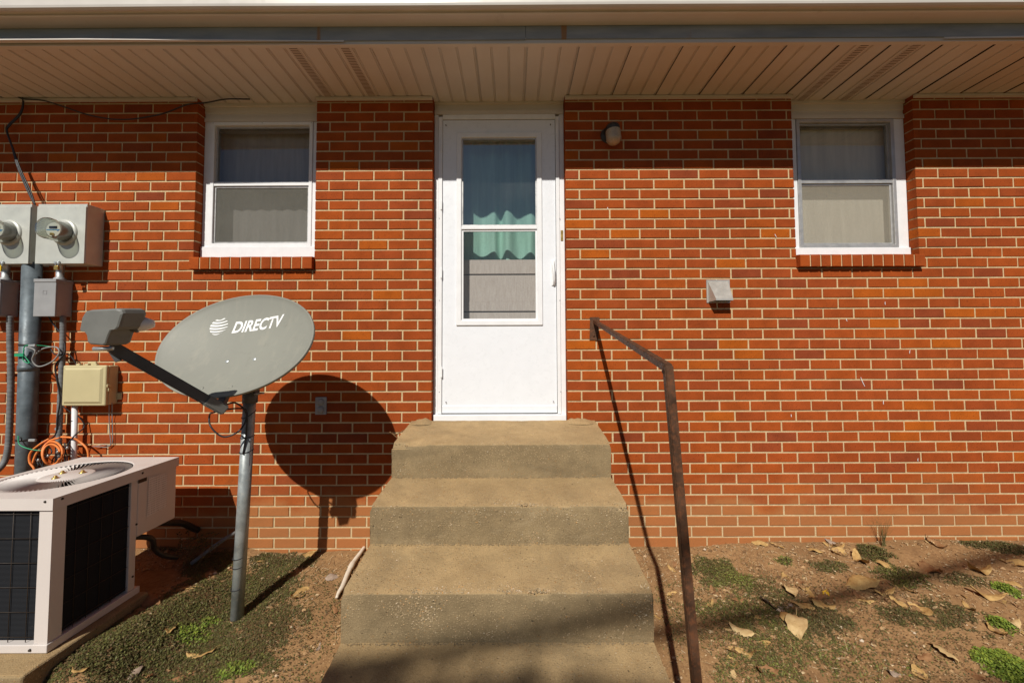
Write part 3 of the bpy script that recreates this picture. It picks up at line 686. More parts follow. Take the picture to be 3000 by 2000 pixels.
# what stands behind the glass: boarded inner door, and a deeply folded green curtain in its window
YI = y0+0.100
il, ir_ = DX[0]-0.02, DX[1]+0.02
bz = [W(1460, yy, YI).z for yy in (761, 802, 806, 883, 885, 911, 915, 1000)]
for z_a, z_b, dy_ in ((bz[1], bz[0], 0.0), (bz[3]-0.0005, bz[2], 0.0), (bz[5], bz[3]-0.001, -0.0025), (bz[7], bz[6], 0.0)):
    box('inner_door_board', il, ir_, YI+dy_, YI+0.012, z_a, z_b, 'ribbed', door, 0.0015)
mesh('inner_door', boxv(il, ir_, YI+0.0125, YI+0.04, DOORB, bz[0]-0.003), BOXF, 'dark', door)
zsh = W(1460, 484, 0).z; lo, hi = 0.0, 0.6
for _ in range(50):
    YC = (lo+hi)/2
    if W(1460, 620.5, YC).z > zsh-0.975*YC: hi = YC
    else: lo = YC
folds = [(-400, 640), (-250, 680), (-90, 636), (60, 676), (215, 632), (300, 672), (400, 634), (450, 690), (500, 620), (600, 682), (690, 642), (760, 690), (880, 640), (1000, 680), (1150, 640)]
fx = [W(1300+p_[0]/2.703, 690, YC).x for p_ in folds]; fy = [(p_[1]-652)/1150 for p_ in folds]
v = []; f = []; n = 110; nzv = 14
for i in range(n+1):
    x = il-0.05+(ir_-il+0.10)*i/n; dy_ = fy[0]
    for k in range(len(fx)-1):
        if fx[k] <= x <= fx[k+1]:
            u = (x-fx[k])/(fx[k+1]-fx[k]); u = u*u*(3-2*u); dy_ = fy[k]+(fy[k+1]-fy[k])*u
    for jz in range(nzv+1):
        q = jz/nzv; z_ = bz[0]-0.08+(zt-bz[0]+0.08)*q
        v.append((x+0.004*mnoise.noise(Vector((x*9, z_*5, 1))), YC+dy_*(1.0+0.25*mnoise.noise(Vector((x*5, z_*4, 3))))+0.006*mnoise.noise(Vector((x*20, z_*7, 9))), z_))
for i in range(n):
    for jz in range(nzv): a0_ = i*(nzv+1)+jz; f.append((a0_, a0_+nzv+1, a0_+nzv+2, a0_+1))
mesh('green_curtain', v, f, 'green', door, True)
quad('door_screen', gl+0.011, gr-0.011, gb+0.011, zr-0.025, y0+0.0115, 'thinscreen', door)
# dark scalloped gap is the shadow between curtain and board; door furniture follows
hx = W(1622, 800, y0-0.02).x
hz = [W(1622, yy, y0-0.02).z for yy in (763, 775, 797, 820, 833)]
tube('handle', [(hx-0.004, y0-0.004, hz[0]), (hx-0.004, y0-0.026, hz[1]), (hx, y0-0.034, hz[2]), (hx+0.003, y0-0.024, hz[3]), (hx+0.004, y0-0.006, hz[4])], [0.0095]*33, 'white', door, seg=10)
box('handle_plate', hx-0.013, hx+0.012, y0-0.006, y0-0.0005, hz[4]-0.006, hz[0]+0.006, 'white', door, 0.002)
sx = W(1647, 690, YD-0.012).x; szt, szb = W(1647, 676, YD).z, W(1647, 706, YD).z
box('strike_plate', sx-0.010, sx+0.007, YD-0.013, YD-0.0085, szb, szt, 'brass', door, 0.0015)
for zz in (430, 600, 800, 1090):
    p = W(1293, zz, YD-0.018); box('hinge', p.x-0.006, p.x+0.006, YD-0.0225, YD-0.0165, p.z-0.035, p.z+0.035, 'white', door, 0.002)
for sxp, syp in ((1306, 366), (1613, 364), (1306, 1178), (1622, 1176), (1287, 640), (1287, 880), (1640, 640), (1640, 880), (1287, 1148), (1643, 1147)):
    p = W(sxp, syp, y0-0.012); lathe('screw', [(0, 0.001), (0.0028, 0.001), (0.003, -0.012)], (p.x, y0-0.012, p.z), (0, -1, 0), 'wire', door, 8)

# ------------------------------------------------------------------ concrete steps
steps = thing('concrete_steps', (-0.06, -0.9, -0.15), 'weathered tan concrete steps with exposed aggregate leading up to the white door', 'steps')
def find_y(xl, xr, y, width):
    lo, hi = -2.3, 0.0
    for _ in range(50):
        mid = (lo+hi)/2
        if W(xr, y, mid).x-W(xl, y, mid).x > width: hi = mid
        else: lo = mid
    return mid
SW = 1.22
Y1 = find_y(1145.8, 1791.5, 1302, SW); Y2 = find_y(1082, 1843, 1482, SW); Y3 = find_y(996.5, 1917, 1738, SW)
Y4 = Y3-(Y2-Y3); Y5 = Y4-(Y2-Y3)
ztop = [DOORB-0.006, W(1468, 1302, Y1).z, W(1468, 1399, Y1).z, W(1462, 1482, Y2).z, W(1462, 1594, Y2).z, W(1457, 1738, Y3).z, W(1457, 1884, Y3).z]
dzs = ztop[4]-ztop[5]; ztop += [ztop[6]-dzs, ztop[6]-dzs-0.19, ztop[6]-2*dzs-0.19]
XL = [W(1145.8, 1302, Y1).x, W(1082, 1482, Y2).x, W(996.5, 1738, Y3).x]; XR = [W(1791.5, 1302, Y1).x, W(1843, 1482, Y2).x, W(1917, 1738, Y3).x]
XL += [XL[2], XL[2]]; XR += [XR[2], XR[2]]
def step(yb, zb, yf, zf, zlow, xl, xr, seed):
    prof = []
    nt_ = 12
    for i in range(nt_+1):
        t = i/nt_; prof.append((yb+(yf+0.006-yb)*t, zb+(zf-zb)*t))
    for a_ in (30, 60): prof.append((yf+0.006-0.006*math.sin(math.radians(a_)), zf-0.006*(1-math.cos(math.radians(a_)))))
    nf = 9
    for i in range(nf+1): prof.append((yf+0.004*i/nf, zf-0.006-(zf-0.006-zlow)*i/nf))
    n = len(prof); NX = 90; v = []; f = []
    for i in range(NX+1):
        x = xl+(xr-xl)*i/NX
        for k, (y, z) in enumerate(prof):
            q = Vector((x*9, y*9+seed, z*9)); q2 = Vector((x*38, y*38+seed, z*38))
            nose = 1.0 if nt_ <= k <= nt_+3 else 0.0
            d = 0.0022*mnoise.noise(q)+0.0014*mnoise.noise(q2)
            chip = max(0, mnoise.noise(Vector((x*7, seed*3.3, 0)))-0.18)*0.03*nose
            ex = 0.0
            if i in (0, NX): ex = (1 if i == 0 else -1)*(0.003+0.005*max(0, mnoise.noise(Vector((y*23, z*23, seed+5)))+0.1)+0.005*nose)
            v.append((x+ex, y-d*(k >= nt_)+chip*0.7, z+d-chip))
    for i in range(NX):
        for k in range(n-1): f.append((i*n+k, i*n+k+1, (i+1)*n+k+1, (i+1)*n+k))
    # sides down to the ground
    base = len(v); zg = -0.45
    for i, s in ((0, 1), (NX, -1)):
        b0 = len(v)
        for k in range(nt_+1):
            x, y, z = v[i*n+k]; v.append((x-s*0.004, y, z-0.012)); 
        b1 = len(v); yl = prof[-1][0]
        for k in range(nt_+1): v.append((xl if s == 1 else xr, prof[k][0], zg))
        for k in range(nt_):
            q = (b0+k, b0+k+1, b1+k+1, b1+k); f.append(q if s == 1 else q[::-1])
            q = (i*n+k, i*n+k+1, b0+k+1, b0+k); f.append(q if s == 1 else q[::-1])
        # the corner column
        col = [i*n+k for k in range(nt_, n)]
        poly = col+[len(v), b1+nt_, b0+nt_]; v.append((xl if s == 1 else xr, yl, zg)); f.append(tuple(poly) if s == -1 else tuple(poly[::-1]))
        if i == 0: fl_ = len(v)-1
        else: fr__ = len(v)-1
    f.append((n-1, fl_, fr__, NX*n+n-1))
    me = bpy.data.meshes.new('step'); me.from_pydata([tuple(x) for x in v], [], f)
    bm = bmesh.new(); bm.from_mesh(me); bmesh.ops.recalc_face_normals(bm, faces=bm.faces[:])
    for e in bm.edges:
        if not e.is_boundary and len(e.link_faces) == 2 and e.calc_face_angle(0) > 0.42: e.smooth = False
    bm.to_mesh(me); bm.free()
    o = link('step', me, 'concrete', steps, True)
    return o
step(-0.002, ztop[0], Y1, ztop[1], ztop[2]-0.004, XL[0], XR[0], 1.3)
step(Y1+0.02, ztop[2]+0.002, Y2, ztop[3], ztop[4]-0.004, XL[1], XR[1], 4.1)
step(Y2+0.02, ztop[4]+0.002, Y3, ztop[5], ztop[6]-0.004, XL[2], XR[2], 7.7)
step(Y3+0.02, ztop[6]+0.002, Y4, ztop[7], ztop[8]-0.004, XL[3], XR[3], 11.2)
step(Y4+0.02, ztop[8]+0.002, Y5, ztop[9], -0.4, XL[4], XR[4], 15.9)
# rough mortar patches where the landing meets the wall
for xa, xb, sd in ((XL[0]+0.02, DX[0]+0.01, 2.0), (DX[1]-0.005, XR[0]-0.02, 5.0)):
    v = []; f = []; n = 14
    for i in range(n+1):
        x = xa+(xb-xa)*i/n; e = math.sin(math.pi*min(1, max(0.05, i/n)))**0.5
        hh_ = (0.020+0.016*mnoise.noise(Vector((x*25, sd, 0))))*e
        v += [(x, -0.001, DOORB-0.012+hh_), (x, -0.03-0.02*e, DOORB-0.010+hh_*0.45), (x, -0.07-0.03*e, DOORB-0.014)]
    for i in range(n): f += [(i*3, i*3+1, i*3+4, i*3+3), (i*3+1, i*3+2, i*3+5, i*3+4)]
    mesh('mortar_fillet', v, f, 'concrete', steps, True)
# worn-out aggregate standing proud at the noses and on the risers, and grit gathered at the foot of each riser
OC_ = [(1, 0, 0), (-1, 0, 0), (0, 1, 0), (0, -1, 0), (0, 0, 1), (0, 0, -1)]
OF_ = [(0, 2, 4), (2, 1, 4), (1, 3, 4), (3, 0, 4), (2, 0, 5), (1, 2, 5), (3, 1, 5), (0, 3, 5)]
def pebbles(name, spots, mat):
    V = []; Fc = []; Tn = []
    for x, y, z, r_, tn in spots:
        b = len(V)
        for q in OC_: V.append((x+q[0]*r_*random.uniform(0.7, 1.35), y+q[1]*r_*random.uniform(0.7, 1.1), z+q[2]*r_*random.uniform(0.6, 1.0)))
        for q in OF_: Fc.append(tuple(b+i for i in q)); Tn.append(tn)
    o = mesh(name, V, Fc, mat, steps, False, Tn); o['kind'] = 'stuff'; return o
a = NT('aggregate', 0.7, 0.25); a.color(a.ramp(a.attr('tone', 'GEOMETRY'), [(0.0, (0.16, 0.12, 0.07)), (0.4, (0.33, 0.245, 0.14)), (0.75, (0.46, 0.36, 0.23)), (0.9, (0.42, 0.22, 0.07)), (1.0, (0.60, 0.52, 0.40))])); M['aggregate'] = a.m
FL = [(-0.002, ztop[0], Y1, ztop[1], ztop[2], 0, 60, 260), (Y1, ztop[2], Y2, ztop[3], ztop[4], 1, 420, 420), (Y2, ztop[4], Y3, ztop[5], ztop[6], 2, 650, 900), (Y3, ztop[6], Y4, ztop[7], ztop[8], 3, 300, 100)]
sp_ = []; gr_ = []
for yb_, zb_2, yf_, zf_, zl_, k, n1, n2 in FL:
    for _ in range(n1*3):
        x = random.uniform(XL[k]+0.01, XR[k]-0.01); t = 1-min(1.0, random.expovariate(1/0.09)) if random.random() < 0.72 else random.random()
        if mnoise.noise(Vector((x*5, t*4, k*7.0))) < -0.05+0.35*(t < 0.8): continue
        r_ = random.uniform(0.0016, 0.0045); sp_.append((x, yb_+(yf_+0.004-yb_)*t, zb_2+(zf_-zb_2)*t-r_*0.35, r_, random.random()))
    for _ in range(n2*3):
        x = random.uniform(XL[k]+0.01, XR[k]-0.01); t = random.random()
        if mnoise.noise(Vector((x*4.5, t*1.8, k*3.0+20))) < 0.02: continue
        r_ = random.uniform(0.0016, 0.0052); sp_.append((x, yf_+0.004*t+r_*0.35, zf_-0.008-(zf_-0.008-zl_)*t, r_, random.random()))
    for _ in range(420):
        x = random.uniform(XL[k]+0.02, XR[k]-0.02); r_ = random.uniform(0.001, 0.0034)
        gr_.append((x, yf_-abs(random.gauss(0, 0.006)), zl_+0.002, r_, random.uniform(0, 0.35)))
pebbles('aggregate', sp_, 'aggregate'); pebbles('grit', gr_, 'aggregate')

# ------------------------------------------------------------------ handrail
YR = -1.5
rail = thing('handrail', W(2040, 2000, YR)-Vector((0, 0, 0.7)), 'rusty square steel handrail with one post, fixed to the brick beside the steps', 'handrail')
pt = W(1956, 1076, YR); pb = W(2040, 2000, YR); dn = (pb-pt); pbot = pt+dn*((-0.30-pt.z)/dn.z)
TW = 0.0245
sqtube('post', pt+Vector((0, 0, 0.006)), pbot, TW, 'rust', rail, Vector((0, 1, 0)))
wa = W(1743, 942, -0.012)
sqtube('rail', wa, pt, TW*0.96, 'rust', rail, ext=0.004)
p0, p1 = W(1727, 929, -0.006), W(1757, 996, -0.006)
mesh('wall_plate', [(p0.x, -0.0065, p1.z), (p1.x-0.012, -0.0065, p1.z), (p1.x, -0.0065, p0.z), (p0.x+0.004, -0.0065, p0.z), (p0.x, 0.002, p1.z), (p1.x-0.012, 0.002, p1.z), (p1.x, 0.002, p0.z), (p0.x+0.004, 0.002, p0.z)], BOXF, 'rust', rail)
lathe('bolt', [(0, 0.006), (0.006, 0.005), (0.007, 0)], ((p0.x+p1.x)/2-0.006, -0.0066, p1.z+0.03), (0, -1, 0), 'rust', rail, 8)
lathe('weld', [(0, 0.004), (0.008, 0.003), (0.012, -0.004)], pt+Vector((-0.006, TW*0.45, -0.012)), (-0.6, 0.8, -0.2), 'rust', rail, 10)

# ------------------------------------------------------------------ satellite dish
az, el, ro = math.radians(-7.6), math.radians(29.9), math.radians(-0.7)
DC = Vector((-1.413, -0.637, 1.352)); DA, DB = 0.417, 0.295
DN = Vector((math.sin(az)*math.cos(el), -math.cos(az)*math.cos(el), math.sin(el)))
DR = Vector((0, 0, 1)).cross(DN).normalized(); DU = DN.cross(DR)
DRr, DUu = math.cos(ro)*DR+math.sin(ro)*DU, -math.sin(ro)*DR+math.cos(ro)*DU
def dishp(u, v, off=0.0):            # u, v in metres in the rim plane
    rho2 = (u/DA)**2+(v/DB)**2
    return DC+DRr*u+DUu*v-DN*(0.062*(1-rho2))+DN*off
def on_dish(x, y):
    d = FW + RT*((x-1500)/F_PX) - UP*((y-PY)/F_PX)
    t = (DC-DN*0.04-CAM).dot(DN)/d.dot(DN); p = CAM+d*t-DC; return p.dot(DRr), p.dot(DUu)
pole_b = G(691, 1813); pole_b.z = gz(pole_b.x, pole_b.y)
YPOLE = pole_b.y
dish = thing('satellite_dish', pole_b, 'grey oval satellite dish with white lettering on a galvanised pole', 'satellite dish')
# reflector: front bowl, rolled rim, back
NR, NA = 14, 72
v = []; f = []
prof = [(i/NR, 0.0) for i in range(1, NR+1)]
v.append(dishp(0, 0))
for s, o_ in prof:
    for k in range(NA): t = 2*math.pi*k/NA; v.append(dishp(DA*s*math.cos(t), DB*s*math.sin(t)))
extra = [(1.012, 0.004), (1.022, 0.001), (1.024, -0.006), (1.018, -0.012), (1.004, -0.010), (0.985, -0.006)]
for s, o_ in extra:
    for k in range(NA):
        t = 2*math.pi*k/NA; v.append(DC+DRr*(DA*s*math.cos(t))+DUu*(DB*s*math.sin(t))+DN*o_)
for i in range(NR-1, 0, -1):
    s = i/NR
    for k in range(NA): t = 2*math.pi*k/NA; v.append(dishp(DA*s*math.cos(t), DB*s*math.sin(t), -0.005))
v.append(dishp(0, 0, -0.005))
rings = NR+len(extra)+NR-1
f = [(0, 1+k, 1+(k+1) % NA) for k in range(NA)]
for r_ in range(rings-1):
    for k in range(NA):
        a0 = 1+r_*NA; f.append((a0+k, a0+NA+k, a0+NA+(k+1) % NA, a0+(k+1) % NA))
last = 1+(rings-1)*NA
f += [(last+k, len(v)-1, last+(k+1) % NA) for k in range(NA)]
refl = mesh('reflector', v, f, 'dish', dish, True)
# printed mark: lettering and striped globe lying on the bowl
def text_mesh(s, size, shear, offset):
    cu = bpy.data.curves.new('lettering', 'FONT'); cu.body = s; cu.size = size; cu.shear = shear; cu.offset = offset; cu.resolution_u = 4
    o = bpy.data.objects.new('lettering', cu); COL.objects.link(o)
    dg = bpy.context.evaluated_depsgraph_get(); me = bpy.data.meshes.new_from_object(o.evaluated_get(dg)); bpy.data.objects.remove(o); return me
tm = text_mesh('DIRECTV', 1.0, 0.22, 0.028)
co = [vv.co.copy() for vv in tm.vertices]; tx0, tx1 = min(c.x for c in co), max(c.x for c in co); ty0, ty1 = min(c.y for c in co), max(c.y for c in co)
bl = Vector(on_dish(200+1112/2.351, 800+407/2.351)); br = Vector(on_dish(200+1462/2.351, 800+372/2.351)); tl = Vector(on_dish(200+1135/2.351, 800+333/2.351)); trc = Vector(on_dish(200+1503/2.351, 800+293/2.351))
bm = bmesh.new(); bm.from_mesh(tm); bmesh.ops.triangulate(bm, faces=bm.faces[:])
bmesh.ops.subdivide_edges(bm, edges=[e for e in bm.edges if e.calc_length() > 0.3], cuts=2); bm.to_mesh(tm); bm.free()
xw = (br-bl); yw = tl-bl; shear_top = 0.0
for vv in tm.vertices:
    sx_, sy_ = (vv.co.x-tx0)/(tx1-tx0), (vv.co.y-ty0)/(ty1-ty0)
    # the font is already slanted: widths span the slanted box
    e1 = bl+(br-bl)*sx_; e2 = tl+(trc-tl)*sx_
    hgt = (e2-e1); q = bl + (trc-bl)*0
    up = Vector((-(br-bl).y, (br-bl).x)).normalized()*((tl-bl).length*0.95)
    q = bl+((trc-bl)-up)*sx_+up*sy_
    vv.co = dishp(q.x, q.y, 0.0012)
link('lettering', tm, 'logo', refl)
gc = Vector(on_dish(200+1040/2.351, 800+369/2.351)); GR_ = 0.0475
gm = MB(); tilt = math.radians(12)
gu = ((trc-bl)-Vector((-(br-bl).y, (br-bl).x)).normalized()*((tl-bl).length*0.95)).normalized()
gv = Vector((-gu.y, gu.x))
for b0_, b1_ in ((0.80, 0.93), (0.46, 0.66), (0.10, 0.33), (-0.26, -0.04), (-0.60, -0.42), (-0.90, -0.78)):
    n = 18; vv = []
    for i in range(n+1):
        for lat, sgn in ((b0_, 0), (b1_, 1)):
            w_ = math.sqrt(max(0, 1-lat*lat)); t = -1+2*i/n
            taper = 1-0.55*max(0, t) if sgn else 1.0
            lt = lat if not sgn else b0_+(b1_-b0_)*(1-0.6*((t+1)/2)**2)
            xx = w_*t; yy = lt-0.16*math.cos(t*1.5)+0.05+0.10*t
            q = gc+gu*(xx*GR_)+gv*(yy*GR_); vv.append(dishp(q.x, q.y, 0.0012))
    gm.add(vv, [(2*i, 2*i+2, 2*i+3, 2*i+1) for i in range(n)])
gm.build('globe_mark', 'logo', refl)
for bx, by in ((1078, 597), (1270, 583), (943, 808), (1138, 797)):
    u_, v_ = on_dish(200+bx/2.351, 800+by/2.351)
    lathe('bolt', [(0, 0.003), (0.008, 0.0028), (0.010, 0.001), (0.011, -0.002)], dishp(u_, v_), DN, 'steel' if by < 700 else 'dish', dish, 14)
# pole, clamp, bracket behind the dish
ptop = W(733, 1150, YPOLE); ptop.z = max(ptop.z, 1.10)
tube('pole', [pole_b-Vector((0, 0, 0.15)), ptop], 0.0298, 'pole', dish, seg=24, curve=False)
lathe('clamp', [(0.033, -0.02), (0.036, -0.018), (0.036, 0.05), (0.033, 0.052)], ptop-Vector((0, 0, 0.05)), (0, 0, 1), 'dishdark', dish, 20)
back = dishp(0.03, -0.04, -0.045)
sqtube('bracket', ptop+Vector((0.012, 0.0, -0.03)), back+Vector((0.0, 0.03, 0)), 0.05, 'dishdark', dish, Vector((1, 0, 0)))
bpv = [dishp(0.03+i*0.09, -0.04+j*0.07, o_) for o_ in (-0.010, -0.020) for i, j in ((-1, -1), (1, -1), (1, 1), (-1, 1))]
mesh('bracket_plate', bpv, BOXF, 'dishdark', dish)
for s in (-1, 1): tube('clamp_bolt', [ptop+Vector((0.034, -0.02*s, -0.02)), ptop+Vector((0.062, -0.02*s, -0.02))], 0.005, 'steel', dish, 8, curve=False)
# arm and feed
aend = dishp(0.06, -0.345, -0.012)
a0 = W(632, 1187, aend.y-0.02); a1 = W(322, 1012, -1.115)
def beam(name, p, q, w, h, mat, par):
    t = (q-p).normalized(); s = t.cross(Vector((0, 0, 1))).normalized(); u = s.cross(t)
    v = [e+s*i*w/2+u*j*h/2 for e in (p, q) for i, j in ((-1, -1), (1, -1), (1, 1), (-1, 1))]
    me = bpy.data.meshes.new(name); me.from_pydata([tuple(x) for x in v], [], BOXF); bm = bmesh.new(); bm.from_mesh(me)
    bmesh.ops.recalc_face_normals(bm, faces=bm.faces[:]); bmesh.ops.bevel(bm, geom=bm.edges[:], offset=min(w, h)*0.12, segments=2, affect='EDGES'); bm.to_mesh(me); bm.free()
    return link(name, me, mat, par)
beam('arm', a0, a1, 0.034, 0.042, 'dishdark', dish)
beam('arm_socket', a0+(a0-a1).normalized()*0.045, a0+(a1-a0).normalized()*0.05, 0.044, 0.046, 'lnb', dish)
sqtube('arm_bracket', a0+(a0-a1).normalized()*0.02, dishp(0.03, -0.2, -0.03), 0.03, 'dishdark', dish, Vector((1, 0, 0)))
beam('arm_lever', W(325, 1022, -1.10), W(348, 1058, -1.09), 0.012, 0.020, 'dishdark', dish)
# feed housing: rounded silhouette with a tapered foot
YL = -1.20; DEP = 0.075
out = [(232, 985), (243, 930), (254, 911), (268, 907), (352, 903), (366, 906), (371, 915), (366, 940), (350, 962), (343, 968), (326, 971), (318, 984), (310, 1009), (303, 1014), (266, 1010), (259, 1004), (255, 980), (250, 972), (236, 970)]
out = [(236, 966), (243, 930), (254, 911), (268, 907), (350, 903), (362, 907), (365, 917), (352, 957), (345, 965), (330, 967), (322, 984), (314, 1008), (307, 1013), (268, 1009), (260, 1003), (257, 982), (250, 972), (240, 971)]
cx_, cy_ = sum(p[0] for p in out)/len(out), sum(p[1] for p in out)/len(out)
ring = lambda s, yy: [W(cx_+(x-cx_)*s, cy_+(y-cy_)*s, YL)+Vector((0.012*(yy-YL)/0.07, yy-YL, 0.006*(yy-YL)/0.07)) for x, y in out]
n = len(out); v = ring(0.90, YL-0.006)+ring(0.97, YL-0.003)+ring(1.0, YL+0.004)+ring(1.0, YL+DEP-0.008)+ring(0.95, YL+DEP)
f = [tuple(range(n))]+[(r_*n+k, r_*n+(k+1) % n, (r_+1)*n+(k+1) % n, (r_+1)*n+k) for r_ in range(4) for k in range(n)]+[tuple(4*n+k for k in range(n))[::-1]]
lnb = mesh('feed_housing', v, f, 'lnb', dish)
hs = W(372, 950, YL+DEP-0.01); hd = (dishp(0, 0.02)-hs); hd = Vector((0.85, 0.50, 0.06)).normalized()
lathe('feed_horn', [(0, -0.02), (0.030, -0.02), (0.031, 0.02), (0.033, 0.024), (0.033, 0.030), (0.028, 0.034)], hs, hd, 'dishdark', lnb, 20)
lathe('feed_cap', [(0.028, 0.034), (0.027, 0.05), (0.020, 0.066), (0.014, 0.078), (0.0, 0.082)], hs, hd, 'pvcwhite', lnb, 20)
tube('feed_bolt', [W(275, 1022, YL+0.01), W(330, 1020, YL+0.02)], 0.008, 'steel', dish, 8, curve=False)
# coax from the arm to the pole
tube('coax_loop', [a0+Vector((-0.005, 0.005, -0.03)), W(614, 1215, YPOLE-0.10), W(618, 1250, YPOLE-0.11), W(655, 1279, YPOLE-0.10), W(700, 1262, YPOLE-0.07), W(722, 1225, YPOLE-0.045), W(716, 1200, YPOLE-0.05), W(690, 1180, YPOLE-0.1), a0+Vector((0.03, 0.01, 0.0))], 0.0042, 'black', dish, 8)
tube('coax', [W(655, 1200, YPOLE-0.12), W(700, 1196, YPOLE-0.06), W(722, 1205, YPOLE-0.04), W(722, 1260, YPOLE-0.035), W(712, 1330, YPOLE-0.033)], 0.004, 'black', dish, 8)
axis_ = (ptop-pole_b)
for yy, sl_ in ((1212, 0.02), (1278, 0.004), (1320, 0.006), (1628, 0.006), (1655, 0.004), (1718, 0.005)):
    zz = W(715, yy, YPOLE).z; t = (zz-pole_b.z)/axis_.z; cpt = pole_b+axis_*t
    pts = [cpt+Vector((0.0315*math.cos(a_), 0.0315*math.sin(a_), sl_*math.sin(a_+0.7))) for a_ in [2*math.pi*k/20 for k in range(21)]]
    tube('cable_tie', pts, 0.0022, 'black', dish, 6, curve=False)

# ------------------------------------------------------------------ air conditioner
AXR = -1.973; AYN, AYF = -0.92, -0.302
AZT = WX(516, 1342, AXR).z; AZT = (AZT+WX(158, 1454, AXR).z)/2; AZB = W(112, 1910, AYN).z
AXL = -2.53; AYS = WX(400, 1450, AXR).y    # rear of the coil section
ac = thing('air_conditioner', ((AXL+AXR)/2, (AYN+AYF)/2, AZB), 'beige air conditioner condenser with round slatted fan guard beside the brick wall', 'air conditioner')
# lid with a round hole
cx_, cy_ = WZ(201, 1391, AZT).x, WZ(201, 1391, AZT).y
rr_ = WZ(400, 1350, AZT); RF = 0.262; cx_ = -2.265; cy_ = -0.612; RF = 0.243
lip = 0.05
def disk_lid():
    n = 64; v = []; f = []
    x0, x1, y0_, y1_ = AXL-0.008, AXR+0.008, AYN-0.008, AYF+0.008
    for k in range(n):
        a_ = 2*math.pi*k/n; c_, s_ = math.cos(a_), math.sin(a_)
        tx = (x1-cx_)/c_ if c_ > 1e-6 else ((x0-cx_)/c_ if c_ < -1e-6 else 1e9); ty = (y1_-cy_)/s_ if s_ > 1e-6 else ((y0_-cy_)/s_ if s_ < -1e-6 else 1e9)
        t = min(tx, ty); v.append((cx_+RF*c_, cy_+RF*s_, AZT-0.004))
        v.append((cx_+(RF+0.004)*c_, cy_+(RF+0.004)*s_, AZT)); v.append((cx_+t*c_, cy_+t*s_, AZT))
    for k in range(n):
        k2 = (k+1) % n; f += [(3*k, 3*k2, 3*k2+1, 3*k+1), (3*k+1, 3*k2+1, 3*k2+2, 3*k+2)]
    b = len(v); cs = [(x0, y0_), (x1, y0_), (x1, y1_), (x0, y1_)]
    for zz in (AZT, AZT-lip):
        for x, y in cs: v.append((x, y, zz))
    for k in range(4): f.append((b+k, b+(k+1) % 4, b+4+(k+1) % 4, b+4+k))
    # corner fillers between the fan of the lid and the true corners
    for (x, y) in cs:
        i = len(v); a_ = math.atan2(y-cy_, x-cx_) % (2*math.pi); k = int(a_/(2*math.pi)*n) % n; v.append((x, y, AZT)); f.append((3*k+2, i, 3*((k+1) % n)+2))
    me = bpy.data.meshes.new('lid'); me.from_pydata(v, [], f); bm = bmesh.new(); bm.from_mesh(me); bmesh.ops.remove_doubles(bm, verts=bm.verts[:], dist=1e-5); bmesh.ops.recalc_face_normals(bm, faces=bm.faces[:])
    bm.to_mesh(me); bm.free(); return link('lid', me, 'acpaint', ac)
disk_lid()
NS = 84
gvs, gfs = None, None
for k in range(NS):
    a_ = 2*math.pi*k/NS; da = 0.030; v = []; n = 5
    for i in range(n+1):
        t = i/n; r_ = 0.100+(RF-0.004-0.100)*t; aa = a_+0.10*t
        hgt = AZT-0.0045-0.001*t
        wd_ = math.pi/NS*0.66
        v += [(cx_+r_*math.cos(aa-wd_), cy_+r_*math.sin(aa-wd_), hgt+0.003), (cx_+r_*math.cos(aa+wd_), cy_+r_*math.sin(aa+wd_), hgt-0.004-0.013*min(1, 3*t, 8*(1-t)+0.1))]
    mesh('guard_slat', v, [(2*i, 2*i+2, 2*i+3, 2*i+1) for i in range(n)], 'acpaint', ac)
lathe('guard_hub', [(0.0, 0.002), (0.096, 0.001), (0.104, -0.004), (0.104, -0.010)], (cx_, cy_, AZT-0.002), (0, 0, 1), 'acpaint', ac, 36)
for k in range(3):
    a_ = 0.6+k*2.1; lathe('bolt', [(0, 0.014), (0.006, 0.012), (0.008, 0.004), (0.014, 0.002), (0.014, -0.002)], (cx_+0.055*math.cos(a_), cy_+0.055*math.sin(a_), AZT+0.001), (0, 0, 1), 'brass', ac, 10)
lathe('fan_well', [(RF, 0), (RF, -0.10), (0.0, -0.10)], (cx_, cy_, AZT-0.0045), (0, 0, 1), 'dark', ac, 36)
# coil block, corner posts, base pan
box('coil', AXL+0.02, AXR-0.012, AYN+0.012, AYS-0.02, AZB+0.045, AZT-lip-0.001, 'coil', ac)
PO = 0.045
def post(name, x0, x1, y0_, y1_): return box(name, x0, x1, y0_, y1_, AZB+0.046, AZT-lip+0.002, 'acpaint', ac, 0.003)
ny = WX(196, 1480, AXR).y
me_ = MB(); nx_ = W(117, 1480, AYN).x
me_.box(nx_, AXR, AYN, AYN+0.006, AZB+0.035, AZT-lip+0.002); me_.box(AXR-0.006, AXR, AYN+0.006, ny, AZB+0.035, AZT-lip+0.002)
me_.build('corner_post', 'acpaint', ac)
py_ = WX(400, 1450, AXR).y; py2 = WX(409, 1600, AXR).y
zs_ = WX(502, 1521, AXR).z
box('rear_post', AXR-0.03, AXR, AYS-0.03, AYS+0.006, AZB+0.035, AZT-lip+0.002, 'acpaint', ac, 0.002)
box('service_panel', AXL+0.02, AXR+0.001, AYS+0.0065, AYF, zs_, AZT-lip+0.002, 'acpaint', ac, 0.004)
box('base_pan', AXL, AXR+0.006, AYN-0.006, AYS+0.03, AZB, AZB+0.034, 'acpaint', ac, 0.003)
box('rear_bulkhead', AXL+0.02, AXR-0.02, AYS-0.019, AYS-0.012, AZB+0.035, AZT-lip-0.002, 'acpaint', ac)
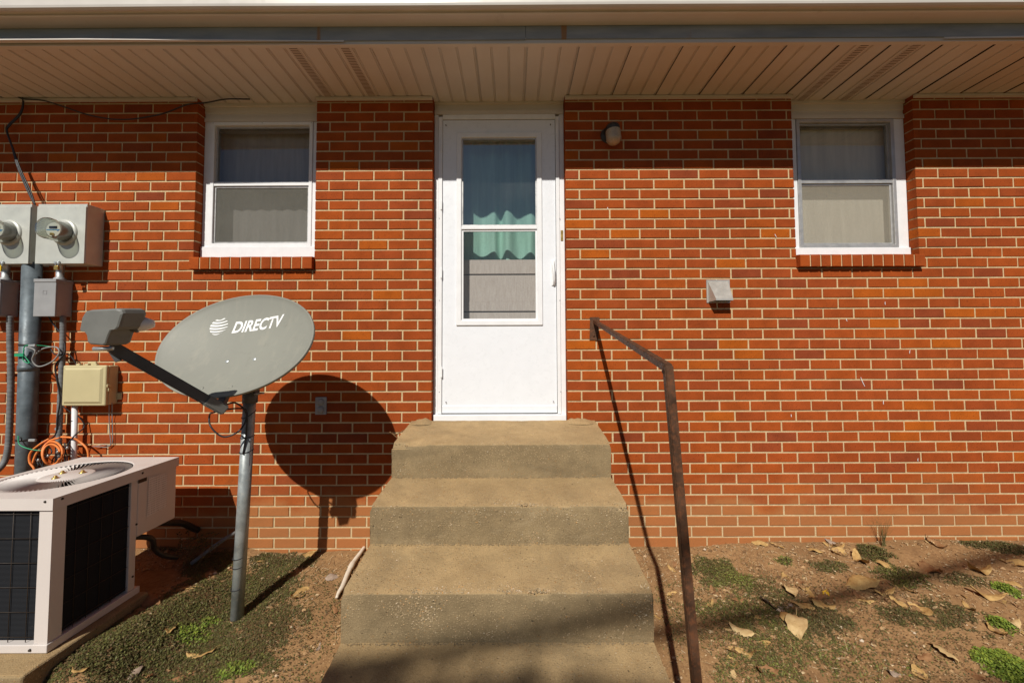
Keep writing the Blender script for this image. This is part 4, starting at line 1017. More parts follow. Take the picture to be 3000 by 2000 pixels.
# wire guards
for i in range(6):
    zz = AZB+0.06+i*(AZT-AZB-0.13)/5
    tube('guard_wire', [(AXL+0.03, AYN+0.004, zz), (nx_+0.004, AYN+0.004, zz)], 0.0012, 'wire', ac, 6, curve=False)
    tube('guard_wire', [(AXR-0.006, ny-0.004, zz), (AXR-0.006, AYS-0.03, zz)], 0.0014, 'wire', ac, 6, curve=False)
for i in range(9):
    xx = nx_-0.045-i*0.075; tube('guard_wire', [(xx, AYN+0.0075, AZB+0.036), (xx, AYN+0.0075, AZT-lip)], 0.0014, 'wire', ac, 6, curve=False)
for i in range(4):
    yy = ny+0.05+i*0.055; tube('guard_wire', [(AXR-0.0088, yy, AZB+0.036), (AXR-0.0088, yy, AZT-lip)], 0.0012, 'wire', ac, 6, curve=False)
# rating label: printed sheet and a small dark plate
a = NT('rating_label', 0.5, 0.3)
mp = a.n('ShaderNodeMapping'); mp.inputs['Scale'].default_value = (1, 55, 1); a.l(a.pos, mp.inputs['Vector'])
wv = a.n('ShaderNodeTexWave'); wv.bands_direction = 'Z'; wv.inputs['Scale'].default_value = 26; wv.inputs['Distortion'].default_value = 0; a.l(a.pos, wv.inputs['Vector'])
ln = a.math('MULTIPLY', a.ramp(wv.outputs['Fac'], [(0.62, 0.0), (0.75, 1.0)]), a.ramp(a.noise(6, 3, 0.7, mp.outputs[0]), [(0.45, 0.0), (0.55, 0.75)]))
a.color(a.mix(ln, (0.70, 0.67, 0.65), (0.25, 0.23, 0.22))); M['label'] = a.m
q0, q1 = WX(433, 1385, AXR+0.003), WX(485, 1500, AXR+0.003)
mesh('label', [(AXR+0.003, WX(431, 1450, AXR).y, WX(431, 1513, AXR).z), (AXR+0.003, WX(487, 1450, AXR).y, WX(487, 1485, AXR).z+0.004), (AXR+0.003, WX(487, 1450, AXR).y, WX(487, 1385, AXR).z), (AXR+0.003, WX(433, 1450, AXR).y, WX(433, 1398, AXR).z)], [(0, 1, 2, 3)], 'label', ac)
mesh('dark_plate', [(AXR+0.003, WX(404, 1400, AXR).y, WX(404, 1416, AXR).z), (AXR+0.003, WX(429, 1400, AXR).y, WX(429, 1407, AXR).z), (AXR+0.003, WX(429, 1400, AXR).y, WX(429, 1391, AXR).z), (AXR+0.003, WX(404, 1400, AXR).y, WX(404, 1398, AXR).z)], [(0, 1, 2, 3)], 'wire', ac)
for sx_, sy_ in ((418, 1385), (404, 1535), (393, 1688), (183, 1460)):
    p = WX(sx_, sy_, AXR+0.0085); lathe('screw', [(0, 0.003), (0.005, 0.002), (0.006, -0.004)], (AXR+0.0085 if sy_ < 1470 else AXR+0.001, p.y, p.z), (1, 0, 0), 'wire', ac, 8)
for sx_, sy_ in ((132, 1469), (86, 1904)):
    p = W(sx_, sy_, AYN-0.0085); lathe('screw', [(0, 0.003), (0.005, 0.002), (0.006, -0.004)], (p.x, AYN-0.0085, p.z), (0, -1, 0), 'wire', ac, 8)
tube('suction_line', [(AXR-0.05, AYF-0.08, zs_+0.01), W(500, 1530, -0.24), W(535, 1532, -0.15), W(568, 1547, -0.05), W(580, 1552, 0.01)], 0.019, 'lamp', ac, 10)
tube('drain_hose', [(AXR-0.1, AYS+0.05, zs_-0.02), W(440, 1575, -0.40), W(452, 1605, -0.36), W(478, 1625, -0.32), W(520, 1632, -0.25)], 0.014, 'lamp', ac, 10)
# slab
pad = thing('concrete_slab', ((AXL+AXR)/2, -0.6, AZB-0.05), 'low concrete slab under the air conditioner', 'slab')
p = W(138, 1945, AYN-0.10)
sb = box('slab_top', AXL-0.15, AXR+0.045, AYN-0.12, AYS+0.045, AZB-0.14, AZB-0.003, 'concrete', pad, 0.012, 3)

# ------------------------------------------------------------------ meters and boxes on the wall
def meter_box(dx, label, lock):
    t = thing('electric_meter', W(178, 771, 0)+Vector((dx, 0, 0)), label, 'electric meter')
    YB = -0.116
    x0, x1 = W(106.5, 680, YB).x+dx, W(250.5, 680, YB).x+dx; z1, z0 = W(178, 597, YB).z, W(178, 771, YB).z
    box('enclosure', x0, x1, YB+0.004, -0.001, z0, z1, 'meterbox', t, 0.003)
    box('cover', x0+0.001, x1-0.001, YB-0.002, YB+0.0035, z0-0.003, z1-0.018, 'meterbox', t, 0.002)
    mesh('knockout', *(lambda c: ([c+Vector((0, 0.018*math.cos(2*math.pi*k/16), 0.018*math.sin(2*math.pi*k/16))) for k in range(16)], [tuple(range(16))]))(Vector((x1+0.0012, -0.05, z0+0.04))), 'meterbox', t)
    c = W(189, 681, YB-0.003); c.x += dx; c.y = YB-0.002
    lathe('socket_ring', [(0.070, 0.012), (0.080, 0.010), (0.084, 0.004), (0.085, 0)], c, (0, -1, 0), 'meterbox', t, 36)
    lathe('meter_body', [(0, 0.062), (0.050, 0.062), (0.052, 0.058), (0.056, 0.004)], c, (0, -1, 0), 'greybox', t, 32)
    fc = c+Vector((0, -0.0625, 0))
    n = 28; mesh('dial_face', [fc+Vector((0.046*math.cos(2*math.pi*k/n), -0.0006, 0.046*math.sin(2*math.pi*k/n))) for k in range(n)], [tuple(range(n))[::-1]], 'logo', t)
    box('display', fc.x-0.024, fc.x+0.024, fc.y-0.004, fc.y-0.0012, fc.z+0.008, fc.z+0.022, 'dark', t)
    a_ = M.get('blue') or simple('blue_print', (0.08, 0.30, 0.62), 0.5, bump=0); M['blue'] = a_
    mesh('blue_band', [fc+Vector((xx, -0.0016, zz)) for xx, zz in ((-0.044, 0.002), (0.044, 0.002), (0.030, -0.012), (0.020, -0.004), (-0.042, -0.004))], [(0, 4, 3, 2, 1)], 'blue', t)
    box('meter_latch', fc.x-0.010, fc.x+0.008, fc.y-0.012, fc.y-0.001, fc.z-0.038, fc.z-0.022, 'brass', t, 0.002)
    lathe('glass_cover', [(0.069, 0.006), (0.068, 0.095), (0.064, 0.108), (0.055, 0.115), (0.0, 0.117)], c, (0, -1, 0), 'jar', t, 40)
    lathe('glass_rim', [(0.0695, 0.0), (0.0725, 0.002), (0.0725, 0.010), (0.0695, 0.012)], c, (0, -1, 0), 'steel', t, 40)
    lx = W(173, 771, YB).x+dx
    box('hasp', lx-0.022, lx+0.012, YB-0.012, YB-0.003, z0-0.006, z0+0.012, 'steel', t, 0.002)
    tube('padlock_shackle', [(lx-0.008, YB-0.012, z0-0.022), (lx-0.008, YB-0.012, z0-0.002), (lx, YB-0.012, z0+0.006), (lx+0.008, YB-0.012, z0-0.002), (lx+0.008, YB-0.012, z0-0.022)], 0.0025, 'steel', t, 8)
    if lock: box('padlock', lx-0.013, lx+0.013, YB-0.019, YB-0.005, z0-0.046, z0-0.018, 'brass', t, 0.003)
    else:
        M['yellow'] = simple('yellow_tag', (0.75, 0.50, 0.02), 0.5, bump=0); box('seal_tag', lx-0.006, lx+0.006, YB-0.016, YB-0.008, z0-0.052, z0-0.014, 'yellow', t, 0.002)
    return t
meter_box(0.0, 'grey electric meter box with round glass meter and brass padlock', True)
MDX = (85-250.5)/1150*(2.6274-0.116)
meter_box(MDX, 'grey electric meter box with a yellow seal tag', False)
def disconnect(dx, label):
    YB = -0.10; t = thing('disconnect_box', W(130, 924, 0)+Vector((dx, 0, 0)), label, 'electrical box')
    x0, x1 = W(99.5, 870, YB).x+dx, W(163.5, 870, YB).x+dx; z1, z0 = W(130, 817, YB).z, W(130, 925, YB).z
    box('enclosure', x0+0.002, x1-0.002, YB+0.006, -0.001, z0, z1-0.004, 'greybox', t, 0.004)
    box('cover', x0, x1, YB-0.002, YB+0.005, z0-0.004, z1-0.022, 'greybox', t, 0.003)
    box('hood', x0-0.002, x1+0.003, YB-0.006, -0.002, z1-0.0215, z1, 'greybox', t, 0.003)
    frame_rect('embossed_mark', (x0+x1)/2-0.014, (x0+x1)/2+0.014, (z0+z1)/2+0.02, (z0+z1)/2+0.048, 0.004, YB-0.0035, YB-0.0015, 'greybox', t)
    xc = (x0+x1)/2+0.04; zt_ = W(160, 771, YB).z
    lathe('nipple', [(0.026, 0), (0.026, 0.014), (0.020, 0.016), (0.020, zt_-z1-0.012), (0.024, zt_-z1-0.010), (0.024, zt_-z1)], (xc, -0.055, z1), (0, 0, 1), 'steel', t, 16)
    lathe('hub', [(0.030, 0), (0.030, 0.010), (0.024, 0.016)], (xc, -0.055, z1-0.001), (0, 0, 1), 'greybox', t, 16)
    return t
disconnect(0.0, 'small grey electrical box under the padlocked meter')
disconnect(MDX, 'small grey electrical box under the yellow-tagged meter')
# service conduit
cb = W(74, 1400, -0.066); ctp = W(95, 770, -0.066); dd = ctp-cb
sc_ = thing('service_conduit', cb-Vector((0, 0, 0.4)), 'thick weathered grey conduit running down the brick below the meters', 'conduit')
tube('pipe', [cb-dd*0.45, ctp], 0.046, 'bigpipe', sc_, 28, curve=False)
for zz in (1010, 1285):
    c = W(85, zz, -0.066); t_ = (c.z-cb.z)/dd.z; c = cb+dd*t_
    lathe('strap', [(0.0475, -0.006), (0.0495, -0.005), (0.0495, 0.005), (0.0475, 0.006)], c, (0, 0, 1), 'lamp', sc_, 28)
c = cb+dd*((W(85, 1015, 0).z-cb.z)/dd.z)
lathe('collar', [(0.047, -0.02), (0.0485, -0.02), (0.0485, 0.02), (0.047, 0.02)], c-Vector((0, 0, 0.14)), (0, 0, 1), 'bigpipe', sc_, 28)
for zz in (1012, 1288):
    c = W(100, zz, -0.11); box('ground_clamp', c.x-0.022, c.x+0.020, -0.125, -0.112, c.z-0.008, c.z+0.008, 'steel', sc_, 0.003)
def flex(name, label, pts, r, mat='pvcgrey', straps=()):
    t = thing(name, Vector(pts[-1]), label, 'conduit')
    pp = catmull(pts, 26); rr2 = [r*(1+0.055*math.sin(i*1.9)) for i in range(len(pp))]
    v, f = tubev(pp, rr2, 12); mesh('hose', v, f, mat, t, True)
    for s in straps:
        box('strap', s.x-0.012, s.x+0.03, -0.02, -0.012, s.z-0.007, s.z+0.007, 'steel', t, 0.002)
    return t
flex('flexible_conduit', 'ribbed grey flexible conduit under the padlocked meter box', [W(185, 926, -0.05), W(184, 1000, -0.045), W(180, 1110, -0.04), W(175, 1220, -0.04), W(172, 1300, -0.05), W(170, 1345, -0.07), W(165, 1400, -0.10)], 0.0155, straps=[W(175, 1255, 0)])
flex('flexible_conduit', 'ribbed grey flexible conduit beside the thick service conduit', [W(30, 926, -0.05), W(30, 1000, -0.045), W(32, 1100, -0.04), W(30, 1200, -0.04), W(25, 1300, -0.04), W(14, 1350, -0.05), W(-8, 1378, -0.09), W(-30, 1390, -0.14)], 0.0165, straps=[W(36, 1092, 0), W(26, 1333, 0)])
# tan telephone box
YB = -0.086
tb = thing('utility_box', W(245, 1190, 0), 'tan plastic telephone utility box with clasp on the brick wall', 'utility box')
x0, x1 = W(181.5, 1130, YB).x, W(309.5, 1130, YB).x; z1, z0 = W(245, 1070, YB).z, W(245, 1189, YB).z
box('case', x0+0.003, x1-0.003, YB+0.022, -0.001, z0+0.004, z1-0.004, 'tan', tb, 0.006, 3)
box('cover', x0, x1, YB, YB+0.0215, z0, z1, 'tan', tb, 0.009, 3)
v = []
for y_, i_ in ((YB-0.0005, 0.016), (YB-0.008, 0.028)): v += [(x0+i_, y_, z0+i_), (x1-i_-0.004, y_, z0+i_), (x1-i_-0.004, y_, z1-i_), (x0+i_, y_, z1-i_)]
mesh('raised_panel', v, [(4, 5, 6, 7)]+[(k, (k+1) % 4, 4+(k+1) % 4, 4+k) for k in range(4)], 'tan', tb)
for k in range(3): box('hinge_lug', x0+0.07+k*0.055, x0+0.095+k*0.055, YB+0.012, YB+0.032, z1-0.002, z1+0.011, 'tan', tb, 0.003)
box('mounting_tab', x0+0.075, x0+0.13, -0.008, -0.001, z1-0.01, z1+0.022, 'tan', tb, 0.003)
box('mounting_tab', x1-0.012, x1+0.026, -0.008, -0.001, z0+0.03, z0+0.075, 'tan', tb, 0.003)
zc_ = W(320, 1133, -0.06).z
box('clasp', x1-0.002, x1+0.006, YB+0.006, YB+0.034, zc_, zc_+0.018, 'tan', tb, 0.002); box('clasp', x1-0.002, x1+0.006, YB+0.014, YB+0.032, zc_-0.026, zc_-0.005, 'tan', tb, 0.002)
pv = thing('white_conduit', W(217, 1350, -0.05), 'white plastic conduit rising from behind the air conditioner to the tan box', 'conduit')
tube('pipe', [W(219, 1188, -0.05), W(217, 1350, -0.05), W(213, 1560, -0.06)], 0.0145, 'pvcwhite', pv, 16, curve=False)
p = W(217, 1232, -0.05); lathe('tie', [(0.0147, -0.003), (0.0165, 0), (0.0147, 0.003)], p, (0, 0, 1), 'black', pv, 16)
# cables
def cable(name, label, pts, r, mat, cat='cable'):
    o = tube(name, pts, r, mat, None, 7); return tag(o, label, cat)
S = 2.351
P1 = lambda pts, Y=-0.012: [W(x/S, y/S, Y if isinstance(Y, (int, float)) else Y) for x, y in pts]
cable('black_cable', 'black cable drooping along the brick below the soffit to the window', P1([(-60, 672), (40, 664), (110, 662), (160, 682), (300, 694), (450, 740), (600, 790), (760, 820), (900, 822), (1050, 800), (1150, 775), (1290, 722), (1420, 708), (1560, 684), (1720, 684)], -0.027), 0.0045, 'black')
t = thing('cable_bundle', W(100, 596, -0.05), 'black cable bundle dropping from the soffit to the meter boxes', 'cable')
for k in range(3):
    o_ = [(0, 0), (9, 3), (-7, -4)][k]
    pts = [W((x+o_[0]*s_)/S, (y+o_[1])/S, yy) for x, y, yy, s_ in ((130, 640, -0.02, .3), (158, 690, -0.02, .3), (140, 780, -0.025, .5), (60, 865, -0.03, .6), (46, 905, -0.04, .5), (85, 1020, -0.05, .6), (130, 1160, -0.06, 1.2), (195, 1310, -0.07, 1.6), (238, 1410, -0.075, .6))]
    tube('cable', pts, 0.0042 if k < 2 else 0.003, 'black', t, 7)
Q = lambda pts: [W(x/1.844, 550+y/1.844, Y) for x, y, Y in pts]
cable('black_cable', 'thin black cable looping from the small electrical box down to the orange coil', Q([(260, 690, -0.06), (290, 740, -0.05), (330, 790, -0.045), (350, 850, -0.05), (345, 900, -0.06), (300, 960, -0.06), (310, 1050, -0.06), (325, 1140, -0.06), (310, 1240, -0.06), (300, 1330, -0.06), (240, 1380, -0.07), (190, 1440, -0.09), (210, 1500, -0.1)]), 0.0042, 'black')
cable('black_cable', 'black cable curling round the ribbed conduit beside the tan box', Q([(275, 870, -0.07), (300, 900, -0.07), (370, 900, -0.04), (410, 950, -0.03), (400, 975, -0.03)]), 0.004, 'black')
cable('black_cable', 'black cable from the tan box down past the white conduit', Q([(340, 1180, -0.06), (380, 1210, -0.05), (430, 1240, -0.04), (455, 1290, -0.03), (400, 1340, -0.08), (360, 1400, -0.1), (350, 1470, -0.1), (380, 1530, -0.1)]), 0.0038, 'black')
cable('grey_cable', 'grey ground cable looped around the thick service conduit', Q([(150, 860, -0.12), (190, 880, -0.12), (175, 930, -0.11), (210, 965, -0.10), (280, 940, -0.08), (320, 890, -0.07), (300, 860, -0.07), (230, 870, -0.09), (180, 910, -0.1)]), 0.0045, 'greycable')
cable('green_wire', 'green ground wire tied at the strap of the thick service conduit', Q([(130, 870, -0.12), (125, 930, -0.118), (160, 945, -0.12), (130, 900, -0.12), (135, 855, -0.12), (190, 850, -0.11), (250, 855, -0.08), (290, 860, -0.07)]), 0.003, 'greenwire')
box_g = box('green_tag', W(44, 1030, -0.125).x, W(70, 1030, -0.125).x, -0.128, -0.1255, W(57, 1044, -0.125).z, W(57, 1035, -0.125).z, 'greenwire'); tag(box_g, 'small green paper tag on the thick service conduit', 'tag')
cable('green_wire', 'green ground wire curving from the conduit to the orange cable coil', Q([(98, 1340, -0.12), (105, 1385, -0.13), (160, 1410, -0.13), (230, 1418, -0.12), (260, 1400, -0.1)]), 0.003, 'greenwire')
co_ = thing('orange_cable_coil', W(154, 1400, -0.1), 'bright orange cable coiled in loops behind the air conditioner', 'cable')
def loop(cx, cy, rx, ry, Y, t0=0, t1=6.4, ph=0.0):
    return [W((cx+rx*math.cos(a_+ph))/1.844, 550+(cy+ry*math.sin(a_+ph))/1.844, Y+0.02*math.sin(a_*1.7)) for a_ in np.linspace(t0, t1, 16)]
tube('cable', loop(283, 1432, 55, 62, -0.12), 0.0058, 'orange', co_, 8)
tube('cable', loop(278, 1440, 48, 55, -0.13, 0.4, 6.0), 0.0058, 'orange', co_, 8)
tube('cable', Q([(265, 1355, -0.1), (215, 1385, -0.12), (165, 1430, -0.12), (160, 1480, -0.12), (185, 1520, -0.12), (180, 1580, -0.12)]), 0.0058, 'orange', co_, 8)
tube('cable', Q([(330, 1345, -0.08), (390, 1350, -0.08), (430, 1370, -0.07), (470, 1410, -0.07), (478, 1470, -0.07), (470, 1540, -0.07)]), 0.0058, 'orange', co_, 8)
tube('cable', Q([(175, 1490, -0.11), (200, 1430, -0.11), (260, 1370, -0.1), (320, 1350, -0.09)]), 0.0058, 'orange', co_, 8)
bc = thing('black_cable_tangle', W(190, 1400, -0.1), 'tangle of thin black cables with metal connectors inside the orange coil', 'cable')
for k in range(6):
    ax_, ay_ = 200+30*k, 1370+random.uniform(-10, 20)
    tube('cable', Q([(ax_, ay_, -0.09), (ax_+random.uniform(-40, 40), ay_+40, -0.11), (ax_+random.uniform(-40, 40), ay_+80, -0.1), (ax_+random.uniform(-30, 30), ay_+150, -0.1)]), 0.0036, 'black', bc, 7)
for k in range(4):
    c = Q([(205+k*52, 1475-k*22, -0.125)])[0]; lathe('connector', [(0.005, 0), (0.007, 0.002), (0.007, 0.016), (0.004, 0.018)], c, (0.6, -0.2, 0.7), 'steel', bc, 8)
wr = thing('grey_wire_pair', W(325, 1310, -0.01), 'pair of thin grey wires hanging below the tan box', 'cable')
tube('wire', Q([(590, 1160, -0.04), (590, 1230, -0.015), (592, 1310, -0.012), (598, 1375, -0.012), (585, 1398, -0.014), (540, 1398, -0.016), (500, 1396, -0.02)]), 0.0022, 'greycable', wr, 6)
tube('wire', Q([(605, 1160, -0.04), (606, 1230, -0.015), (608, 1310, -0.012), (603, 1385, -0.012), (560, 1385, -0.014), (510, 1398, -0.02)]), 0.0022, 'greycable', wr, 6)

# ------------------------------------------------------------------ small wall fittings
lamp = thing('wall_lamp', W(1789, 415, 0), 'black jelly-jar porch lamp on the brick beside the door', 'lamp')
cw = W(1783, 398, 0)
lathe('wall_plate', [(0, 0.012), (0.052, 0.010), (0.057, 0.0)], (cw.x, -0.001, cw.z), (0, -1, 0), 'lamp', lamp, 24)
tube('elbow', [(cw.x, -0.01, cw.z+0.004), (cw.x+0.004, -0.045, cw.z+0.016), (cw.x+0.007, -0.075, cw.z+0.014), (cw.x+0.009, -0.088, cw.z-0.006)], [0.034]*25, 'lamp', lamp, 16)
jt = Vector((cw.x+0.009, -0.074, cw.z+0.016)); jd = Vector((0.06, -0.06, -1)).normalized()
lathe('cap', [(0.020, -0.022), (0.040, -0.012), (0.046, 0.0), (0.047, 0.022), (0.044, 0.024)], jt, jd, 'lamp', lamp, 24)
jp = [(0.044, 0.022)]+[(0.048+0.0016*(i % 2), 0.026+0.0045*i) for i in range(14)]+[(0.046, 0.092), (0.038, 0.106), (0.024, 0.115), (0.0, 0.118)]
lathe('glass_jar', jp, jt, jd, 'lampglass', lamp, 26)
vent = thing('dryer_vent', W(2105, 885, 0), 'small square aluminium dryer vent hood on the brick wall', 'vent')
vx0, vx1 = W(2069, 850, 0).x, W(2137, 850, 0).x; vz1, vz0 = W(2103, 820, 0).z, W(2103, 887, 0).z
frame_rect('flange', vx0, vx1, vz0, vz1, 0.012, -0.006, 0.001, 'ventalu', vent)
i_ = 0.010; dp = -0.080
v = [(vx0+i_, -0.005, vz1-i_), (vx1-i_, -0.005, vz1-i_), (vx1-i_, -0.005, vz0+0.006), (vx0+i_, -0.005, vz0+0.006), (vx0+i_+0.012, dp, vz0+0.022), (vx1-i_-0.012, dp, vz0+0.022), (vx1-i_-0.012, dp-0.002, vz0+0.008), (vx0+i_+0.012, dp-0.002, vz0+0.008)]
mesh('hood', v, [(0, 1, 5, 4), (4, 5, 6, 7), (0, 4, 7, 3), (1, 2, 6, 5)], 'ventalu', vent)
mesh('throat', boxv(vx0+0.02, vx1-0.02, -0.004, 0.0, vz0+0.015, vz1-0.02), BOXF, 'dark', vent)
outl = thing('wall_outlet', W(939, 1214, 0), 'grey weatherproof outlet cover on the brick in the shadow of the dish', 'outlet')
ox0, ox1 = W(923.5, 1190, -0.01).x, W(955.5, 1190, -0.01).x; oz1, oz0 = W(939, 1163, -0.01).z, W(939, 1214, -0.01).z
box('cover_plate', ox0, ox1, -0.012, 0.002, oz0, oz1, 'padgrey', outl, 0.003)
for zz in ((oz0*0.72+oz1*0.28), (oz0*0.28+oz1*0.72)):
    lathe('flap', [(0, 0.010), (0.020, 0.009), (0.024, 0.004), (0.025, 0)], ((ox0+ox1)/2, -0.0125, zz), (0, -1, 0), 'greybox', outl, 18)

# ------------------------------------------------------------------ stick by the steps
sp = [(1076, 1598), (1060, 1622), (1044, 1645), (1030, 1668), (1018, 1695), (1005, 1724), (993, 1748), (986, 1762)]
pts = []
for k, (x, y) in enumerate(sp):
    g = G(x, y); g.z = gz(g.x, g.y)+0.02; pts.append(g)
pp = catmull(pts, 5); rr3 = [0.004+0.011*math.sin(math.pi*(0.12+0.8*i/len(pp)))*(1.25 if i in (14, 15, 16) else 1) for i in range(len(pp))]
v, f = tubev(pp, rr3, 9)
tag(mesh('peeled_stick', v, f, 'stick', None, True), 'pale peeled stick lying along the foot of the concrete steps', 'stick')
tg = thing('dry_twig', W(1150, 1275, -0.1), 'dry twig caught between the landing and the brick wall', 'twig')
tube('stem', [W(1142, 1265, -0.10), W(1155, 1272, -0.08), W(1170, 1268, -0.05), W(1182, 1260, -0.03)], 0.004, 'straw', tg, 6)
tube('stem', [W(1148, 1268, -0.09), W(1165, 1282, -0.09), W(1178, 1280, -0.08)], 0.003, 'straw', tg, 6)

# ------------------------------------------------------------------ fallen leaves
def leaf_mesh(seed, mat):
    rnd = random.Random(seed); n, mth = 10, 6; v = []; f = []
    curl = rnd.choice((-1, 1))*rnd.uniform(0.9, 2.5); bend = rnd.uniform(-1.5, 2.2); wid = rnd.uniform(0.17, 0.30); tw = rnd.uniform(-0.9, 0.9)
    for i in range(n+1):
        t = i/n; w = wid*(math.sin(math.pi*min(1, t*0.94+0.03))**0.75)*(1+0.14*rnd.uniform(-1, 1))
        xx = math.sin(bend*(t-0.5))/bend*1.0 if abs(bend) > 0.05 else t-0.5
        zz = (1-math.cos(bend*(t-0.5)))/bend if abs(bend) > 0.05 else 0
        for j in range(mth+1):
            s = (j/mth-0.5)*2; cc = curl*(0.5+0.6*t); a_ = s*cc*0.5
            yy = w*(math.sin(a_)/(cc*0.5) if abs(cc) > 0.05 else s); hz_ = w*(1-math.cos(a_))/(cc*0.5) if abs(cc) > 0.05 else 0
            ang = tw*(t-0.5); y2 = yy*math.cos(ang)-hz_*math.sin(ang); z2 = yy*math.sin(ang)+hz_*math.cos(ang)
            v.append((xx+0.012*rnd.uniform(-1, 1), y2+0.012*rnd.uniform(-1, 1), zz+z2+0.034*rnd.uniform(-1, 1)+0.05*abs(s)*math.sin(t*9+seed)))
    zmin = min(q[2] for q in v); v = [(x, y, z_-zmin) for x, y, z_ in v]
    for i in range(n):
        for j in range(mth): a0_ = i*(mth+1)+j; f.append((a0_, a0_+1, a0_+mth+2, a0_+mth+1))
    # stalk
    m0 = mth//2; b = len(v); x0_, y0_, z0_ = v[m0]
    v += [(x0_, y0_-0.012, z0_), (x0_, y0_+0.012, z0_), (x0_-0.22, y0_+0.03, z0_+0.03), (x0_-0.22, y0_+0.045, z0_+0.03)]; f.append((b, b+1, b+3, b+2))
    me = bpy.data.meshes.new('fallen_leaf'); me.from_pydata(v, [], f); me.materials.append(M[mat]); me.polygons.foreach_set('use_smooth', [True]*len(f)); return me
LM = {k: [leaf_mesh(s*17+i, k) for i in range(6)] for s, k in enumerate(('leaf_tan', 'leaf_brown', 'leaf_pale', 'leaf_grey', 'leaf_yellow'))}
KIND = {'t': 'leaf_tan', 'b': 'leaf_brown', 'p': 'leaf_pale', 'g': 'leaf_grey', 'y': 'leaf_yellow'}
LEAFR = [(330, 665, 65, 't'), (258, 805, 50, 't'), (345, 500, 50, 'b'), (330, 530, 55, 't'), (565, 660, 70, 'b'), (550, 730, 70, 't'), (835, 385, 80, 't'), (930, 395, 70, 't'), (1215, 360, 80, 'g'), (1225, 390, 50, 't'), (1290, 400, 90, 't'), (1285, 432, 90, 't'), (1150, 425, 80, 't'), (1280, 480, 30, 't'), (1410, 485, 130, 't'), (1545, 500, 100, 't'), (1500, 462, 60, 't'), (1820, 540, 130, 'b'), (1855, 390, 110, 'b'), (1825, 377, 60, 'p'), (2290, 495, 100, 't'), (2110, 550, 140, 't'), (2270, 605, 90, 't'), (1010, 665, 110, 'p'), (1090, 640, 80, 't'), (1060, 600, 70, 'b'), (1130, 690, 90, 't'), (1095, 745, 120, 't'), (1195, 740, 110, 't'), (1180, 700, 80, 'b'), (1215, 672, 60, 'y'), (1290, 515, 40, 't'), (980, 575, 60, 't'), (910, 740, 130, 'g'), (960, 745, 50, 'g'), (1015, 735, 45, 'g'), (835, 810, 70, 't'), (870, 810, 80, 'p'), (990, 810, 100, 't'), (1060, 865, 180, 'p'), (1080, 905, 40, 't'), (730, 895, 120, 'p'), (655, 880, 60, 'p'), (610, 915, 60, 'b'), (620, 870, 60, 't'), (850, 960, 90, 't'), (690, 1000, 100, 't'), (760, 1020, 110, 't'), (680, 1070, 80, 't'), (870, 1120, 130, 'b'), (680, 1140, 60, 'p'), (1420, 615, 180, 't'), (1400, 680, 70, 'b'), (1440, 710, 80, 't'), (1560, 670, 110, 't'), (1625, 715, 110, 't'), (1650, 650, 60, 't'), (1700, 655, 70, 't'), (1760, 770, 110, 't'), (2000, 675, 60, 't'), (2030, 750, 90, 't'), (2150, 690, 170, 't'), (2220, 715, 60, 't'), (2330, 750, 60, 'b'), (2200, 885, 110, 't'), (2300, 855, 90, 'p'), (2345, 900, 60, 't'), (1780, 1040, 90, 'b'), (1880, 1015, 150, 'p'), (1750, 1130, 100, 't'), (1610, 1130, 80, 'g'), (2090, 1155, 110, 'b'), (1690, 1040, 25, 'p'), (680, 705, 60, 'b'), (720, 720, 50, 'b')]
LEAFL = [(1120, 1210, 140, 't'), (1320, 1400, 170, 't'), (1185, 1340, 50, 'p'), (1415, 1305, 70, 'g'), (990, 1050, 190, 'b'), (1240, 945, 90, 't'), (975, 1520, 110, 'b'), (890, 1510, 100, 'g'), (1210, 1530, 110, 'b'), (520, 1520, 100, 't'), (1900, 815, 70, 't'), (1965, 995, 130, 't'), (1735, 785, 90, 't'), (2150, 690, 80, 't'), (2040, 730, 100, 't'), (2200, 1095, 80, 'b'), (2035, 1270, 60, 't'), (2090, 1345, 60, 'g'), (2185, 880, 90, 'g')]
LOOK = {'t': 'curled tan', 'b': 'crumpled dark brown', 'p': 'pale straw-coloured', 'g': 'shrivelled greyish brown'}
GREEN = [(2090, 1680, .18), (2140, 1700, .16), (2230, 1730, .2), (2390, 1820, .2), (2300, 1900, .3), (2560, 1625, .12), (2640, 1690, .16), (2160, 1800, .24)]
GREEN = [(G(a_, b_), r_) for a_, b_, r_ in GREEN]
def leaf_label(k, size, g):
    if k == 'y': return 'single bright yellow leaf among the dry leaves', 'leaf', None
    sz = 'large' if size > 0.085 else ('small' if size < 0.05 else 'medium-sized')
    if g.x < -1.05 and g.y < -0.62: where = 'on the weeds by the dish pole'
    elif g.x < -0.5: where = 'on soil between dish pole and steps'
    elif g.y > -0.22: where = 'at the foot of the brick wall'
    elif g.x < XR[2]+0.28: where = 'on the soil between steps and handrail'
    elif any(math.hypot(g.x-c_.x, g.y-c_.y) < r_*0.8 for c_, r_ in GREEN): where = 'on green weeds out in front of the wall'
    else: where = 'on bare soil out in front of the wall'
    lab = '%s %s dry leaf %s' % (sz, LOOK[k], where)
    return lab, 'leaf', 'fallen leaves: '+lab.replace(' dry leaf', '')
